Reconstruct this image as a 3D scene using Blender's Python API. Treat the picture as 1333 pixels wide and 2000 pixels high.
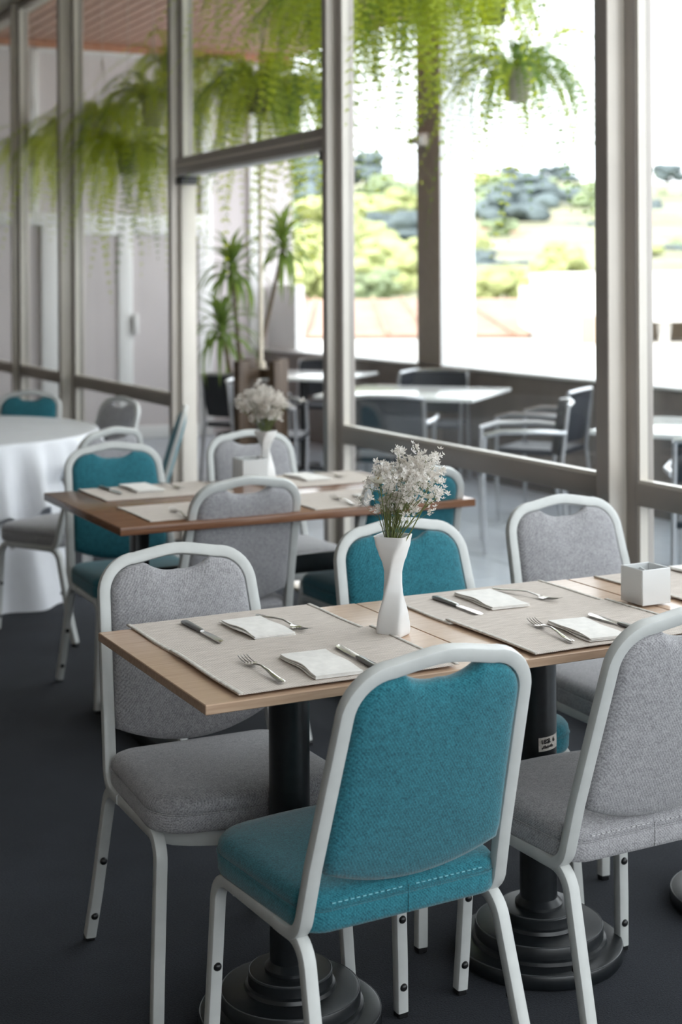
import bpy, bmesh, math, random
from mathutils import Vector, Matrix

# ------------------------------------------------------------------ camera, world, sun, exposure
for o in list(bpy.data.objects):
    bpy.data.objects.remove(o, do_unlink=True)
S = bpy.context.scene
COL = S.collection
R = math.radians
YAW, ROLL, CAM_H = 0.46784, -0.00489, 1.49
fw = Vector((math.sin(YAW), math.cos(YAW), 0))
r0 = Vector((math.cos(YAW), -math.sin(YAW), 0))
up = Vector((0, 0, 1))
rr = r0 * math.cos(ROLL) + up * math.sin(ROLL)
uu = up * math.cos(ROLL) - r0 * math.sin(ROLL)
cam = bpy.data.cameras.new('camera')
cam.sensor_fit = 'AUTO'
cam.sensor_width = 36.0
cam.lens = 2926.3 * 36.0 / 2000.0
cam.shift_y = (546.3 - 1000.0) / 2000.0
cam.clip_end = 2000
cam.dof.use_dof = True
cam.dof.focus_distance = 2.95
cam.dof.aperture_fstop = 3.6
co = bpy.data.objects.new('camera', cam)
COL.objects.link(co)
M3 = Matrix((rr, uu, -fw)).transposed()
co.matrix_world = Matrix.Translation((0, 0, CAM_H)) @ M3.to_4x4()
S.camera = co

w = bpy.data.worlds.new('sky')
S.world = w
w.use_nodes = True
bg = w.node_tree.nodes['Background']
bg.inputs['Color'].default_value = (0.90, 0.95, 1.0, 1)
bg.inputs['Strength'].default_value = 1.0

sl = bpy.data.lights.new('sun', 'SUN')
sl.energy = 1.7
sl.angle = R(1.0)
sl.color = (1.0, 0.94, 0.84)
so = bpy.data.objects.new('sun', sl)
so.rotation_euler = Vector((-0.62, -0.42, 0.66)).to_track_quat('Z', 'Y').to_euler()
COL.objects.link(so)

S.view_settings.view_transform = 'Standard'
S.view_settings.look = 'None'
S.view_settings.exposure = 2.1
S.view_settings.gamma = 1.0
S.view_settings.use_curve_mapping = False
try:
    S.cycles.use_denoising = True
    S.cycles.max_bounces = 10
    S.cycles.diffuse_bounces = 5
    S.cycles.transparent_max_bounces = 24
    S.cycles.sample_clamp_indirect = 6.0
    S.cycles.caustics_reflective = False
    S.cycles.caustics_refractive = False
except Exception:
    pass

# ------------------------------------------------------------------ materials
def new_mat(name):
    m = bpy.data.materials.new(name)
    m.use_nodes = True
    nt = m.node_tree
    return m, nt, nt.nodes['Principled BSDF']

def N(nt, kind, **kw):
    n = nt.nodes.new(kind)
    for k, v in kw.items():
        if k in n.inputs.keys():
            n.inputs[k].default_value = v
        else:
            setattr(n, k, v)
    return n

def coords(nt, scale=(1, 1, 1), rot=(0, 0, 0), kind='Object'):
    tc = N(nt, 'ShaderNodeTexCoord')
    mp = N(nt, 'ShaderNodeMapping')
    mp.inputs['Scale'].default_value = scale
    mp.inputs['Rotation'].default_value = rot
    nt.links.new(tc.outputs[kind], mp.inputs['Vector'])
    return mp.outputs['Vector']

def ramp(nt, fac, a, b, p0=0.3, p1=0.7):
    r = N(nt, 'ShaderNodeValToRGB')
    e = r.color_ramp.elements
    e[0].position, e[1].position = p0, p1
    e[0].color, e[1].color = (*a, 1), (*b, 1)
    nt.links.new(fac, r.inputs['Fac'])
    return r.outputs['Color']

def bump(nt, bs, height, strength=0.3, dist=0.001):
    b = N(nt, 'ShaderNodeBump')
    b.inputs['Strength'].default_value = strength
    b.inputs['Distance'].default_value = dist
    nt.links.new(height, b.inputs['Height'])
    nt.links.new(b.outputs['Normal'], bs.inputs['Normal'])

def plain(name, col, rough=0.5, metal=0.0, var=0.12, scale=18.0, spec=0.5, coat=0.0):
    m, nt, bs = new_mat(name)
    v = coords(nt)
    n = N(nt, 'ShaderNodeTexNoise')
    n.inputs['Scale'].default_value = scale
    n.inputs['Detail'].default_value = 4
    nt.links.new(v, n.inputs['Vector'])
    lo = tuple(c * (1 - var) for c in col)
    hi = tuple(min(1, c * (1 + var)) for c in col)
    nt.links.new(ramp(nt, n.outputs['Fac'], lo, hi), bs.inputs['Base Color'])
    bs.inputs['Roughness'].default_value = rough
    bs.inputs['Metallic'].default_value = metal
    bs.inputs['Specular IOR Level'].default_value = spec
    bs.inputs['Coat Weight'].default_value = coat
    return m

def fabric(name, lo, hi, twill=420.0):
    m, nt, bs = new_mat(name)
    v = coords(nt)
    n = N(nt, 'ShaderNodeTexNoise'); n.inputs['Scale'].default_value = 330; n.inputs['Detail'].default_value = 3
    n2 = N(nt, 'ShaderNodeTexNoise'); n2.inputs['Scale'].default_value = 75; n2.inputs['Detail'].default_value = 4
    nt.links.new(v, n.inputs['Vector']); nt.links.new(v, n2.inputs['Vector'])
    wv = N(nt, 'ShaderNodeTexWave'); wv.bands_direction = 'DIAGONAL'
    wv.inputs['Scale'].default_value = twill / 4.0; wv.inputs['Distortion'].default_value = 1.0; wv.inputs['Detail'].default_value = 1.0
    nt.links.new(v, wv.inputs['Vector'])
    mx = N(nt, 'ShaderNodeMath', operation='ADD'); mx2 = N(nt, 'ShaderNodeMath', operation='MULTIPLY_ADD')
    lo2 = N(nt, 'ShaderNodeMath', operation='MULTIPLY'); lo2.inputs[1].default_value = 0.30
    nt.links.new(n2.outputs['Fac'], lo2.inputs[0])
    nt.links.new(n.outputs['Fac'], mx.inputs[0]); nt.links.new(lo2.outputs[0], mx.inputs[1])
    nt.links.new(wv.outputs['Fac'], mx2.inputs[0]); mx2.inputs[1].default_value = 0.14
    nt.links.new(mx.outputs[0], mx2.inputs[2])
    half = N(nt, 'ShaderNodeMath', operation='MULTIPLY'); half.inputs[1].default_value = 0.70
    nt.links.new(mx2.outputs[0], half.inputs[0])
    nt.links.new(ramp(nt, half.outputs[0], lo, hi, 0.34, 0.66), bs.inputs['Base Color'])
    bs.inputs['Roughness'].default_value = 0.9
    bs.inputs['Specular IOR Level'].default_value = 0.2
    bs.inputs['Sheen Weight'].default_value = 0.35
    bs.inputs['Sheen Roughness'].default_value = 0.5
    bump(nt, bs, mx2.outputs[0], 0.35, 0.001)
    return m

def wood(name, lo, hi, rough=0.32, stretch=(3, 60, 60)):
    m, nt, bs = new_mat(name)
    v = coords(nt, stretch)
    n = N(nt, 'ShaderNodeTexNoise'); n.inputs['Scale'].default_value = 2.2; n.inputs['Detail'].default_value = 7; n.inputs['Distortion'].default_value = 0.6
    nt.links.new(v, n.inputs['Vector'])
    nt.links.new(ramp(nt, n.outputs['Fac'], lo, hi, 0.3, 0.72), bs.inputs['Base Color'])
    bs.inputs['Roughness'].default_value = rough
    bump(nt, bs, n.outputs['Fac'], 0.08, 0.0005)
    return m

def woven(name, lo, hi):
    m, nt, bs = new_mat(name)
    v = coords(nt)
    a = N(nt, 'ShaderNodeTexWave'); a.bands_direction = 'Y'; a.inputs['Scale'].default_value = 62; a.inputs['Distortion'].default_value = 1.2; a.inputs['Detail'].default_value = 2
    b = N(nt, 'ShaderNodeTexWave'); b.bands_direction = 'X'; b.inputs['Scale'].default_value = 62; b.inputs['Distortion'].default_value = 1.2
    v2 = coords(nt, (4, 50, 1))
    n = N(nt, 'ShaderNodeTexNoise'); n.inputs['Scale'].default_value = 5; n.inputs['Detail'].default_value = 5
    nt.links.new(v, a.inputs['Vector']); nt.links.new(v, b.inputs['Vector']); nt.links.new(v2, n.inputs['Vector'])
    mu = N(nt, 'ShaderNodeMath', operation='MULTIPLY')
    nt.links.new(a.outputs['Fac'], mu.inputs[0]); nt.links.new(b.outputs['Fac'], mu.inputs[1])
    ad = N(nt, 'ShaderNodeMath', operation='MULTIPLY_ADD'); ad.inputs[1].default_value = 0.45
    nt.links.new(mu.outputs[0], ad.inputs[0]); nt.links.new(n.outputs['Fac'], ad.inputs[2])
    nt.links.new(ramp(nt, ad.outputs[0], lo, hi, 0.35, 0.85), bs.inputs['Base Color'])
    bs.inputs['Roughness'].default_value = 0.85
    bump(nt, bs, mu.outputs[0], 0.5, 0.001)
    return m

def leaf(name, col, tcol, tw=0.5):
    m, nt, bs = new_mat(name)
    out = nt.nodes['Material Output']
    oi = N(nt, 'ShaderNodeTexNoise'); oi.inputs['Scale'].default_value = 9
    nt.links.new(coords(nt), oi.inputs['Vector'])
    nt.links.new(ramp(nt, oi.outputs['Fac'], tuple(c * .65 for c in col), tuple(min(1, c * 1.35) for c in col)), bs.inputs['Base Color'])
    bs.inputs['Roughness'].default_value = 0.55
    tr = N(nt, 'ShaderNodeBsdfTranslucent'); tr.inputs['Color'].default_value = (*tcol, 1)
    mx = N(nt, 'ShaderNodeMixShader'); mx.inputs['Fac'].default_value = tw
    nt.links.new(bs.outputs[0], mx.inputs[1]); nt.links.new(tr.outputs[0], mx.inputs[2])
    nt.links.new(mx.outputs[0], out.inputs['Surface'])
    return m

def glass_mat(name, tint=(0.96, 0.97, 0.965), refl=1.0):
    m, nt, bs = new_mat(name)
    out = nt.nodes['Material Output']
    tr = N(nt, 'ShaderNodeBsdfTransparent'); tr.inputs['Color'].default_value = (*tint, 1)
    gl = N(nt, 'ShaderNodeBsdfGlossy'); gl.inputs['Roughness'].default_value = 0.01
    lw = N(nt, 'ShaderNodeLayerWeight'); lw.inputs['Blend'].default_value = 0.5
    pw = N(nt, 'ShaderNodeMath', operation='POWER'); pw.inputs[1].default_value = 8.0
    nt.links.new(lw.outputs['Facing'], pw.inputs[0])
    mu = N(nt, 'ShaderNodeMath', operation='MULTIPLY_ADD'); mu.inputs[1].default_value = 0.90 * refl; mu.inputs[2].default_value = 0.04 * refl
    nt.links.new(pw.outputs[0], mu.inputs[0])
    mx = N(nt, 'ShaderNodeMixShader')
    nt.links.new(mu.outputs[0], mx.inputs['Fac']); nt.links.new(tr.outputs[0], mx.inputs[1]); nt.links.new(gl.outputs[0], mx.inputs[2])
    nt.links.new(mx.outputs[0], out.inputs['Surface'])
    return m

MT = {}
MT['grey'] = fabric('grey_fabric', (0.20, 0.195, 0.205), (0.47, 0.46, 0.475))
MT['teal'] = fabric('teal_fabric', (0.008, 0.078, 0.106), (0.035, 0.225, 0.280))
MT['frame'] = plain('white_frame_paint', (0.58, 0.59, 0.575), 0.32, 0, 0.04, 30)
MT['black'] = plain('black_plastic', (0.012, 0.012, 0.013), 0.35)
MT['iron'] = plain('black_cast_iron', (0.010, 0.012, 0.014), 0.34, 0, 0.3, 60, 0.6)
MT['oak'] = wood('light_oak_laminate', (0.47, 0.315, 0.215), (0.60, 0.42, 0.295), 0.22)
MT['walnut'] = wood('brown_laminate', (0.17, 0.075, 0.04), (0.30, 0.15, 0.085), 0.22)
MT['mat'] = woven('woven_placemat', (0.48, 0.415, 0.365), (0.78, 0.70, 0.635))
MT['hem'] = plain('placemat_hem', (0.60, 0.56, 0.51), 0.9, 0, 0.15, 200)
MT['linen'] = plain('napkin_linen', (0.88, 0.85, 0.81), 0.85, 0, 0.06, 60)
MT['steel'] = plain('cutlery_steel', (0.66, 0.63, 0.60), 0.16, 1.0, 0.06, 40)
MT['thread_teal'] = plain('pale_teal_thread', (0.20, 0.52, 0.60), 0.7)
MT['thread_grey'] = plain('pale_grey_thread', (0.62, 0.61, 0.62), 0.7)
MT['ironworn'] = plain('worn_iron_rim', (0.11, 0.115, 0.12), 0.35, 0.3)
MT['steeldark'] = plain('cutlery_grip', (0.45, 0.45, 0.45), 0.30, 1.0, 0.1, 40)
MT['ceramic'] = plain('white_ceramic', (0.72, 0.71, 0.70), 0.3, 0, 0.02, 6, 0.5)
MT['ceramicgloss'] = plain('glossy_white_ceramic', (0.68, 0.69, 0.69), 0.12, 0, 0.02, 6, 0.5)
MT['cloth'] = plain('white_satin_cloth', (0.82, 0.83, 0.87), 0.42, 0, 0.04, 8)
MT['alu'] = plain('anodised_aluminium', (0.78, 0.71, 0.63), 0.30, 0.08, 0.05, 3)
MT['aludark'] = plain('shaded_aluminium', (0.40, 0.36, 0.33), 0.34, 0.2, 0.06, 3)  # aluminium darkened to carry the shade on backlit room-side frame faces
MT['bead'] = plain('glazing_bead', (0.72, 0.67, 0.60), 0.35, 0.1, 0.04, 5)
MT['gasket'] = plain('green_edge_gasket', (0.02, 0.045, 0.03), 0.4)
MT['glass'] = glass_mat('window_glass')
MT['wallint'] = plain('interior_plaster', (0.44, 0.38, 0.33), 0.9, 0, 0.05, 3)
MT['ceilint'] = plain('interior_ceiling_paint', (0.70, 0.67, 0.63), 0.9, 0, 0.04, 3)
MT['plank'] = wood('terrace_ceiling_wood', (0.42, 0.21, 0.15), (0.62, 0.36, 0.27), 0.45, (40, 2, 40))
MT['plankedge'] = plain('ceiling_trim_wood', (0.45, 0.19, 0.10), 0.5)
MT['lilac'] = plain('pale_lilac_panel', (0.60, 0.555, 0.555), 0.7, 0, 0.03, 2)
MT['white'] = plain('white_paint', (0.80, 0.80, 0.79), 0.5, 0, 0.03, 3)
MT['pillar'] = plain('white_render', (0.86, 0.88, 0.90), 0.8, 0, 0.03, 3)
MT['pillarbrown'] = plain('shaded_pillar_face', (0.30, 0.25, 0.215), 0.7, 0, 0.08, 14)
MT['parapet'] = plain('brown_grey_parapet', (0.20, 0.175, 0.165), 0.75, 0, 0.12, 6)
MT['tile'] = plain('grey_blue_floor_tile', (0.42, 0.455, 0.50), 0.32, 0, 0.1, 7)
MT['tablewhite'] = plain('white_table_laminate', (0.84, 0.86, 0.85), 0.10, 0, 0.02, 5)
MT['rattan'] = plain('dark_woven_rattan', (0.022, 0.026, 0.034), 0.5, 0, 0.35, 160)
MT['chrome'] = plain('brushed_chair_metal', (0.55, 0.56, 0.58), 0.28, 0.9, 0.05, 20)
MT['pot'] = plain('grey_plastic_pot', (0.42, 0.37, 0.32), 0.6, 0, 0.1, 12)
MT['potdark'] = plain('dark_plastic_pot', (0.055, 0.05, 0.045), 0.6)
MT['cord'] = plain('hanging_cord', (0.5, 0.45, 0.4), 0.8)
MT['fern'] = leaf('fern_leaf', (0.25, 0.34, 0.025), (0.62, 0.68, 0.05), 0.55)
MT['ferndark'] = leaf('fern_leaf_deep', (0.09, 0.17, 0.02), (0.24, 0.36, 0.03), 0.40)
MT['drac'] = leaf('dracaena_leaf', (0.14, 0.22, 0.06), (0.33, 0.45, 0.08), 0.4)
MT['bark'] = plain('bark', (0.16, 0.12, 0.09), 0.9, 0, 0.3, 30)
MT['stem'] = leaf('flower_stem', (0.17, 0.20, 0.07), (0.25, 0.28, 0.08), 0.3)
MT['petal'] = leaf('dry_white_petal', (0.88, 0.81, 0.74), (0.88, 0.81, 0.72), 0.35)
MT['petalw'] = leaf('cream_petal', (0.82, 0.79, 0.70), (0.8, 0.76, 0.62), 0.35)
MT['pollen'] = plain('flower_heart', (0.30, 0.22, 0.06), 0.8)
MT['brownwood'] = wood('stained_brown_wood', (0.05, 0.03, 0.018), (0.12, 0.075, 0.042), 0.5, (30, 30, 3))
MT['cream'] = plain('cream_pole_paint', (0.72, 0.64, 0.52), 0.5)
MT['paper'] = plain('sticker_paper', (0.62, 0.57, 0.52), 0.8, 0, 0.15, 200)
MT['ink'] = plain('sticker_ink', (0.03, 0.025, 0.025), 0.8)
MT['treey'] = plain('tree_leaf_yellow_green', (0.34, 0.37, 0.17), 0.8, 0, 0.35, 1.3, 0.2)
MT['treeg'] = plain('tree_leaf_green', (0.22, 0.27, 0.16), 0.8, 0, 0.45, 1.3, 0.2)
MT['treed'] = plain('tree_leaf_hazed', (0.115, 0.145, 0.155), 0.8, 0, 0.4, 1.3, 0.2)  # distance haze mixed into the leaf colour
MT['hill'] = plain('dry_grass_hillside', (0.25, 0.25, 0.17), 0.95, 0, 0.4, 0.08, 0.2)
MT['roof'] = plain('terracotta_tile_roof', (0.34, 0.205, 0.150), 0.85, 0, 0.25, 2.2)
MT['housewhite'] = plain('white_house_wall', (0.70, 0.685, 0.66), 0.8, 0, 0.05, 1)
MT['beige'] = plain('beige_loggia_wall', (0.36, 0.29, 0.22), 0.85, 0, 0.1, 1)
MT['window'] = plain('dark_window_glass', (0.07, 0.08, 0.10), 0.1)
MT['concrete'] = plain('pale_concrete', (0.50, 0.48, 0.45), 0.9, 0, 0.08, 0.5)
MT['turq'] = plain('turquoise_cover', (0.45, 0.66, 0.66), 0.5)

def carpet():
    m, nt, bs = new_mat('charcoal_carpet')
    v = coords(nt)
    n = N(nt, 'ShaderNodeTexNoise'); n.inputs['Scale'].default_value = 260; n.inputs['Detail'].default_value = 4
    n2 = N(nt, 'ShaderNodeTexNoise'); n2.inputs['Scale'].default_value = 3.5; n2.inputs['Detail'].default_value = 6
    nt.links.new(v, n.inputs['Vector']); nt.links.new(v, n2.inputs['Vector'])
    a = N(nt, 'ShaderNodeMath', operation='MULTIPLY_ADD'); a.inputs[1].default_value = 0.5
    nt.links.new(n2.outputs['Fac'], a.inputs[0]); nt.links.new(n.outputs['Fac'], a.inputs[2])
    nt.links.new(ramp(nt, a.outputs[0], (0.010, 0.0118, 0.0158), (0.031, 0.0355, 0.0465), 0.5, 1.0), bs.inputs['Base Color'])
    bs.inputs['Roughness'].default_value = 0.95
    bs.inputs['Specular IOR Level'].default_value = 0.15
    bs.inputs['Sheen Weight'].default_value = 0.06
    bump(nt, bs, n.outputs['Fac'], 0.6, 0.003)
    return m
MT['carpet'] = carpet()

# ------------------------------------------------------------------ mesh helpers
class MB:
    def __init__(s):
        s.v, s.f = [], []
    def add(s, vs, fs):
        k = len(s.v)
        s.v += [tuple(v) for v in vs]
        s.f += [tuple(i + k for i in f) for f in fs]
        return s
    def xform(s, M, k=0):
        s.v[k:] = [tuple(M @ Vector(v)) for v in s.v[k:]]
        return s
    def box(s, x0, x1, y0, y1, z0, z1):
        return s.add([(x0, y0, z0), (x1, y0, z0), (x1, y1, z0), (x0, y1, z0), (x0, y0, z1), (x1, y0, z1), (x1, y1, z1), (x0, y1, z1)],
                     [(0, 3, 2, 1), (4, 5, 6, 7), (0, 1, 5, 4), (1, 2, 6, 5), (2, 3, 7, 6), (3, 0, 4, 7)])
    def rbox(s, x0, x1, y0, y1, z0, z1, b=0.004, seg=2):
        bm = bmesh.new()
        bmesh.ops.create_cube(bm, size=1)
        for v in bm.verts:
            v.co = Vector((x0 + (v.co.x + .5) * (x1 - x0), y0 + (v.co.y + .5) * (y1 - y0), z0 + (v.co.z + .5) * (z1 - z0)))
        bmesh.ops.bevel(bm, geom=bm.edges[:], offset=b, segments=seg, profile=0.5, affect='EDGES')
        bm.verts.index_update()
        s.add([v.co[:] for v in bm.verts], [[v.index for v in f.verts] for f in bm.faces])
        bm.free()
        return s
    def sweep(s, pts, sec, nrm, cap=True, scl=None):
        """pts: centre line; nrm: list of vectors; sec: 2-D outline (a along nrm, b along T x nrm)."""
        pts = [Vector(p) for p in pts]
        n, m = len(pts), len(sec)
        vs = []
        for i, p in enumerate(pts):
            t = (pts[min(i + 1, n - 1)] - pts[max(i - 1, 0)]).normalized()
            a = Vector(nrm[i] if isinstance(nrm, list) else nrm)
            a = (a - t * a.dot(t)).normalized()
            b = t.cross(a)
            k = scl[i] if scl else 1
            vs += [p + a * (q[0] * k) + b * (q[1] * k) for q in sec]
        fs = [(i * m + j, i * m + (j + 1) % m, (i + 1) * m + (j + 1) % m, (i + 1) * m + j) for i in range(n - 1) for j in range(m)]
        if cap:
            fs += [tuple(range(m - 1, -1, -1)), tuple((n - 1) * m + j for j in range(m))]
        return s.add(vs, fs)
    def tube(s, pts, r, seg=8, scl=None):
        sec = [(math.cos(2 * math.pi * k / seg) * r, math.sin(2 * math.pi * k / seg) * r) for k in range(seg)]
        P = [Vector(p) for p in pts]
        d = (P[-1] - P[0]).normalized()
        ref = Vector((1, 0, 0)) if abs(d.x) < 0.8 else Vector((0, 1, 0))
        ref = (ref - d * ref.dot(d)).normalized()
        return s.sweep(P, sec, ref, True, scl)
    def lathe(s, prof, seg=40, c=(0, 0)):
        m = len(prof)
        vs = [(c[0] + p[0] * math.cos(2 * math.pi * k / seg), c[1] + p[0] * math.sin(2 * math.pi * k / seg), p[1]) for k in range(seg) for p in prof]
        fs = [(k * m + j, ((k + 1) % seg) * m + j, ((k + 1) % seg) * m + j + 1, k * m + j + 1) for k in range(seg) for j in range(m - 1)]
        return s.add(vs, fs)
    def rings(s, rings, cap0=True, cap1=True):
        n, m = len(rings), len(rings[0])
        vs = [p for r in rings for p in r]
        fs = [(i * m + j, i * m + (j + 1) % m, (i + 1) * m + (j + 1) % m, (i + 1) * m + j) for i in range(n - 1) for j in range(m)]
        if cap0: fs.append(tuple(range(m - 1, -1, -1)))
        if cap1: fs.append(tuple((n - 1) * m + j for j in range(m)))
        return s.add(vs, fs)
    def ball(s, c, r, sub=1, sq=(1, 1, 1), jit=0, rnd=None):
        bm = bmesh.new()
        bmesh.ops.create_icosphere(bm, subdivisions=sub, radius=1)
        bm.verts.index_update()
        vs = []
        for v in bm.verts:
            k = r * (1 + (rnd.uniform(-jit, jit) if rnd else 0))
            vs.append((c[0] + v.co.x * k * sq[0], c[1] + v.co.y * k * sq[1], c[2] + v.co.z * k * sq[2]))
        s.add(vs, [[v.index for v in f.verts] for f in bm.faces])
        bm.free()
        return s
    def mesh(s, name, mat, smooth=35):
        me = bpy.data.meshes.new(name)
        me.from_pydata(s.v, [], s.f)
        bm = bmesh.new(); bm.from_mesh(me)
        bmesh.ops.recalc_face_normals(bm, faces=bm.faces[:])
        bm.to_mesh(me); bm.free()
        me.materials.append(MT[mat])
        if smooth:
            me.shade_smooth()
            me.set_sharp_from_angle(angle=R(smooth))
        me.update()
        return me
    def build(s, name, mat, parent=None, smooth=35):
        return obj(name, s.mesh(name, mat, smooth), parent)

def obj(name, data, parent=None, loc=None):
    o = bpy.data.objects.new(name, data)
    COL.objects.link(o)
    if parent: o.parent = parent
    if loc: o.location = loc
    return o
def tag(o, label, cat, group=None):
    o['label'] = label; o['category'] = cat
    if group: o['group'] = group
    return o
def thing(name, label, cat, loc=(0, 0, 0), rz=0, group=None):
    o = bpy.data.objects.new(name, None)
    o.empty_display_size = 0.1
    COL.objects.link(o)
    o.location = loc; o.rotation_euler = (0, 0, rz)
    return tag(o, label, cat, group)
def struct(name, mb=None, mat=None, smooth=35):
    o = mb.build(name, mat, None, smooth) if mb else obj(name, None)
    o['kind'] = 'structure'
    return o
def copy_tree(o, parent=None):
    kids = list(o.children)
    c = o.copy(); COL.objects.link(c)
    if parent: c.parent = parent
    for k in kids: copy_tree(k, c)
    return c
def rsec(a, b, r=0.004):
    """rounded rectangle section, a x b full sizes"""
    out = []
    for cx, cy, t0 in ((a / 2 - r, b / 2 - r, 0), (-a / 2 + r, b / 2 - r, 90), (-a / 2 + r, -b / 2 + r, 180), (a / 2 - r, -b / 2 + r, 270)):
        for k in range(3):
            t = R(t0 + 45 * k)
            out.append((cx + r * math.cos(t), cy + r * math.sin(t)))
    return out
def arc(c, r, a0, a1, n=6):
    return [(c[0] + r * math.cos(R(a0 + (a1 - a0) * k / n)), c[1] + r * math.sin(R(a0 + (a1 - a0) * k / n))) for k in range(n + 1)]
def lerp(a, b, t): return a + (b - a) * t
rnd = random.Random(11)

# ------------------------------------------------------------------ room shell
W = 3.05            # inner face of the glazed wall's frames
TOP = 3.68
YE = 13.5           # far end
struct('floor', MB().box(-4.5, W + 0.02, -1.75, YE, -0.05, 0.0), 'carpet', 0)
struct('ceiling', MB().box(-4.6, W + 0.2, -1.8, YE + .2, TOP, TOP + 0.15), 'ceilint', 0)
struct('wall_left', MB().box(-4.6, -4.5, -1.75, YE, 0, TOP), 'wallint', 0)
struct('wall_far', MB().box(-4.6, W - 0.05, YE, YE + 0.15, 0, TOP), 'wallint', 0)
# unseen back wall behind the photographer: window assumed, sized to light the room
wb = struct('wall_back')
YB = -1.6
XB = -0.8           # left of this the back wall is solid
MB().box(-4.6, XB, YB - .15, YB, 0, TOP).build('solid_wall', 'wallint', wb, 0)
MB().box(XB, W, YB - .15, YB, 0, 0.75).build('sill_wall', 'wallint', wb, 0)
MB().box(XB, W, YB - .15, YB, 3.2, TOP).build('head_wall', 'wallint', wb, 0)
for k in range(4):
    x = XB + k * (W - XB - .06) / 3
    MB().box(x, x + 0.06, YB - .12, YB, 0.75, 3.2).build('mullion', 'alu', wb, 0)
for k in range(3):
    x = XB + k * (W - XB - .06) / 3
    MB().box(x + .06, x + (W - XB - .06) / 3, YB - .06, YB - .05, 0.75, 3.2).build('glass_pane', 'glass', wb, 0)

def post(y0, w_, p, n):
    o = struct('trim_%d' % n)
    MB().rbox(W - p, W + 0.09, y0, y0 + w_, 0, TOP, 0.003).build('post_casing', 'alu', o)
    MB().box(W - p - 0.0015, W - p, y0 + 0.004, y0 + w_ - 0.004, 0.0, TOP).build('shade_strip', 'aludark', o, 0)  # thin dark sheet stands for shade on the post's room-facing side
    return o
post(3.967, 0.073, 0.068, 1)
post(6.091, 0.050, 0.042, 2)
post(8.110, 0.055, 0.040, 3)
post(10.22, 0.070, 0.080, 4)
post(11.68, 0.050, 0.042, 5)

def bay(n, ya, yb, rail=True, z0=0.0):
    """a glazed bay from ya to yb (openings between frame members)"""
    o = struct('window_%d' % n)
    f = 0.055
    # stiles and head, sill
    for y in (ya, yb - f):
        MB().rbox(W, W + 0.07, y, y + f, z0, TOP, 0.002).build('stile', 'aludark', o)
    MB().rbox(W, W + 0.07, ya + f, yb - f, TOP - 0.06, TOP, 0.002).build('head_rail', 'aludark', o)
    zs = z0 + (0.09 if z0 < 0.1 else 0.0)
    if z0 < 0.1:
        MB().rbox(W, W + 0.07, ya + f, yb - f, 0, 0.09, 0.002).build('bottom_rail', 'aludark', o)
    spans = [(zs, TOP - 0.06)]
    if rail:
        MB().rbox(W - 0.004, W + 0.07, ya + f, yb - f, 0.752, 0.825, 0.003).build('transom_rail', 'aludark', o)
        spans = [(zs, 0.752), (0.825, TOP - 0.06)]
    for a, b in spans:
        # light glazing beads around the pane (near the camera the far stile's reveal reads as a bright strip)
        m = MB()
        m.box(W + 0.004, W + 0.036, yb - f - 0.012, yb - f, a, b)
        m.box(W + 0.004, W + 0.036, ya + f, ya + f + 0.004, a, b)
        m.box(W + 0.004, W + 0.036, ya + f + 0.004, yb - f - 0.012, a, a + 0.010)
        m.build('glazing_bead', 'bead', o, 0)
        g = MB()
        g.box(W + 0.036, W + 0.039, ya + f, ya + f + 0.006, a, b)
        g.box(W + 0.036, W + 0.039, yb - f - 0.006, yb - f, a, b)
        g.build('gasket', 'gasket', o, 0)
        MB().box(W + 0.039, W + 0.047, ya + f, yb - f, a, b).build('glass_pane', 'glass', o, 0)
    return o
bay(1, 1.90, 3.967)
bay(2, 4.040, 6.091)
bay(3, 8.165, 10.22)
bay(4, 10.29, 11.68)
bay(5, 11.73, YE)
bay(6, -0.15, 1.84)
bay(7, -1.6, -0.21)
for n, y in ((6, 1.84), (7, -0.21)):
    post(y, 0.06, 0.042, n)
# the doorway: header with soffit and the fixed light above it
d = struct('door_1')
MB().rbox(W - 0.012, W + 0.07, 6.141, 8.11, 2.100, 2.192, 0.004).build('header', 'aludark', d)
MB().rbox(W - 0.02, W - 0.012, 6.141, 8.11, 2.138, 2.150, 0.002).build('header_groove', 'alu', d)
MB().box(W - 0.010, W + 0.068, 6.16, 8.09, 2.084, 2.100).build('soffit', 'white', d, 0)  # white stands for light thrown up from the terrace floor
for y, s in ((8.02, 1), (6.141, 1)):
    MB().rbox(W - 0.015, W + 0.085, y, y + 0.09, 2.040, 2.084, 0.004).build('pivot_box', 'black', d)
MB().rbox(W + 0.0, W + 0.09, 8.055, 8.11, 0, 2.04, 0.003).build('jamb', 'bead', d)
MB().rbox(W + 0.0, W + 0.09, 6.141, 6.165, 0, 2.04, 0.003).build('jamb', 'bead', d)
MB().rbox(W, W + 0.07, 8.045, 8.11, 2.192, TOP, 0.003).build('stile', 'aludark', d)
MB().box(W + 0.004, W + 0.036, 8.033, 8.045, 2.192, TOP).build('glazing_bead', 'bead', d, 0)
MB().box(W + 0.039, W + 0.047, 6.141, 8.045, 2.192, TOP).build('glass_pane', 'glass', d, 0)
MB().rbox(W - 0.002, W + 0.09, 6.141, 8.11, 0.0, 0.012, 0.002).build('threshold', 'alu', d)

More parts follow.
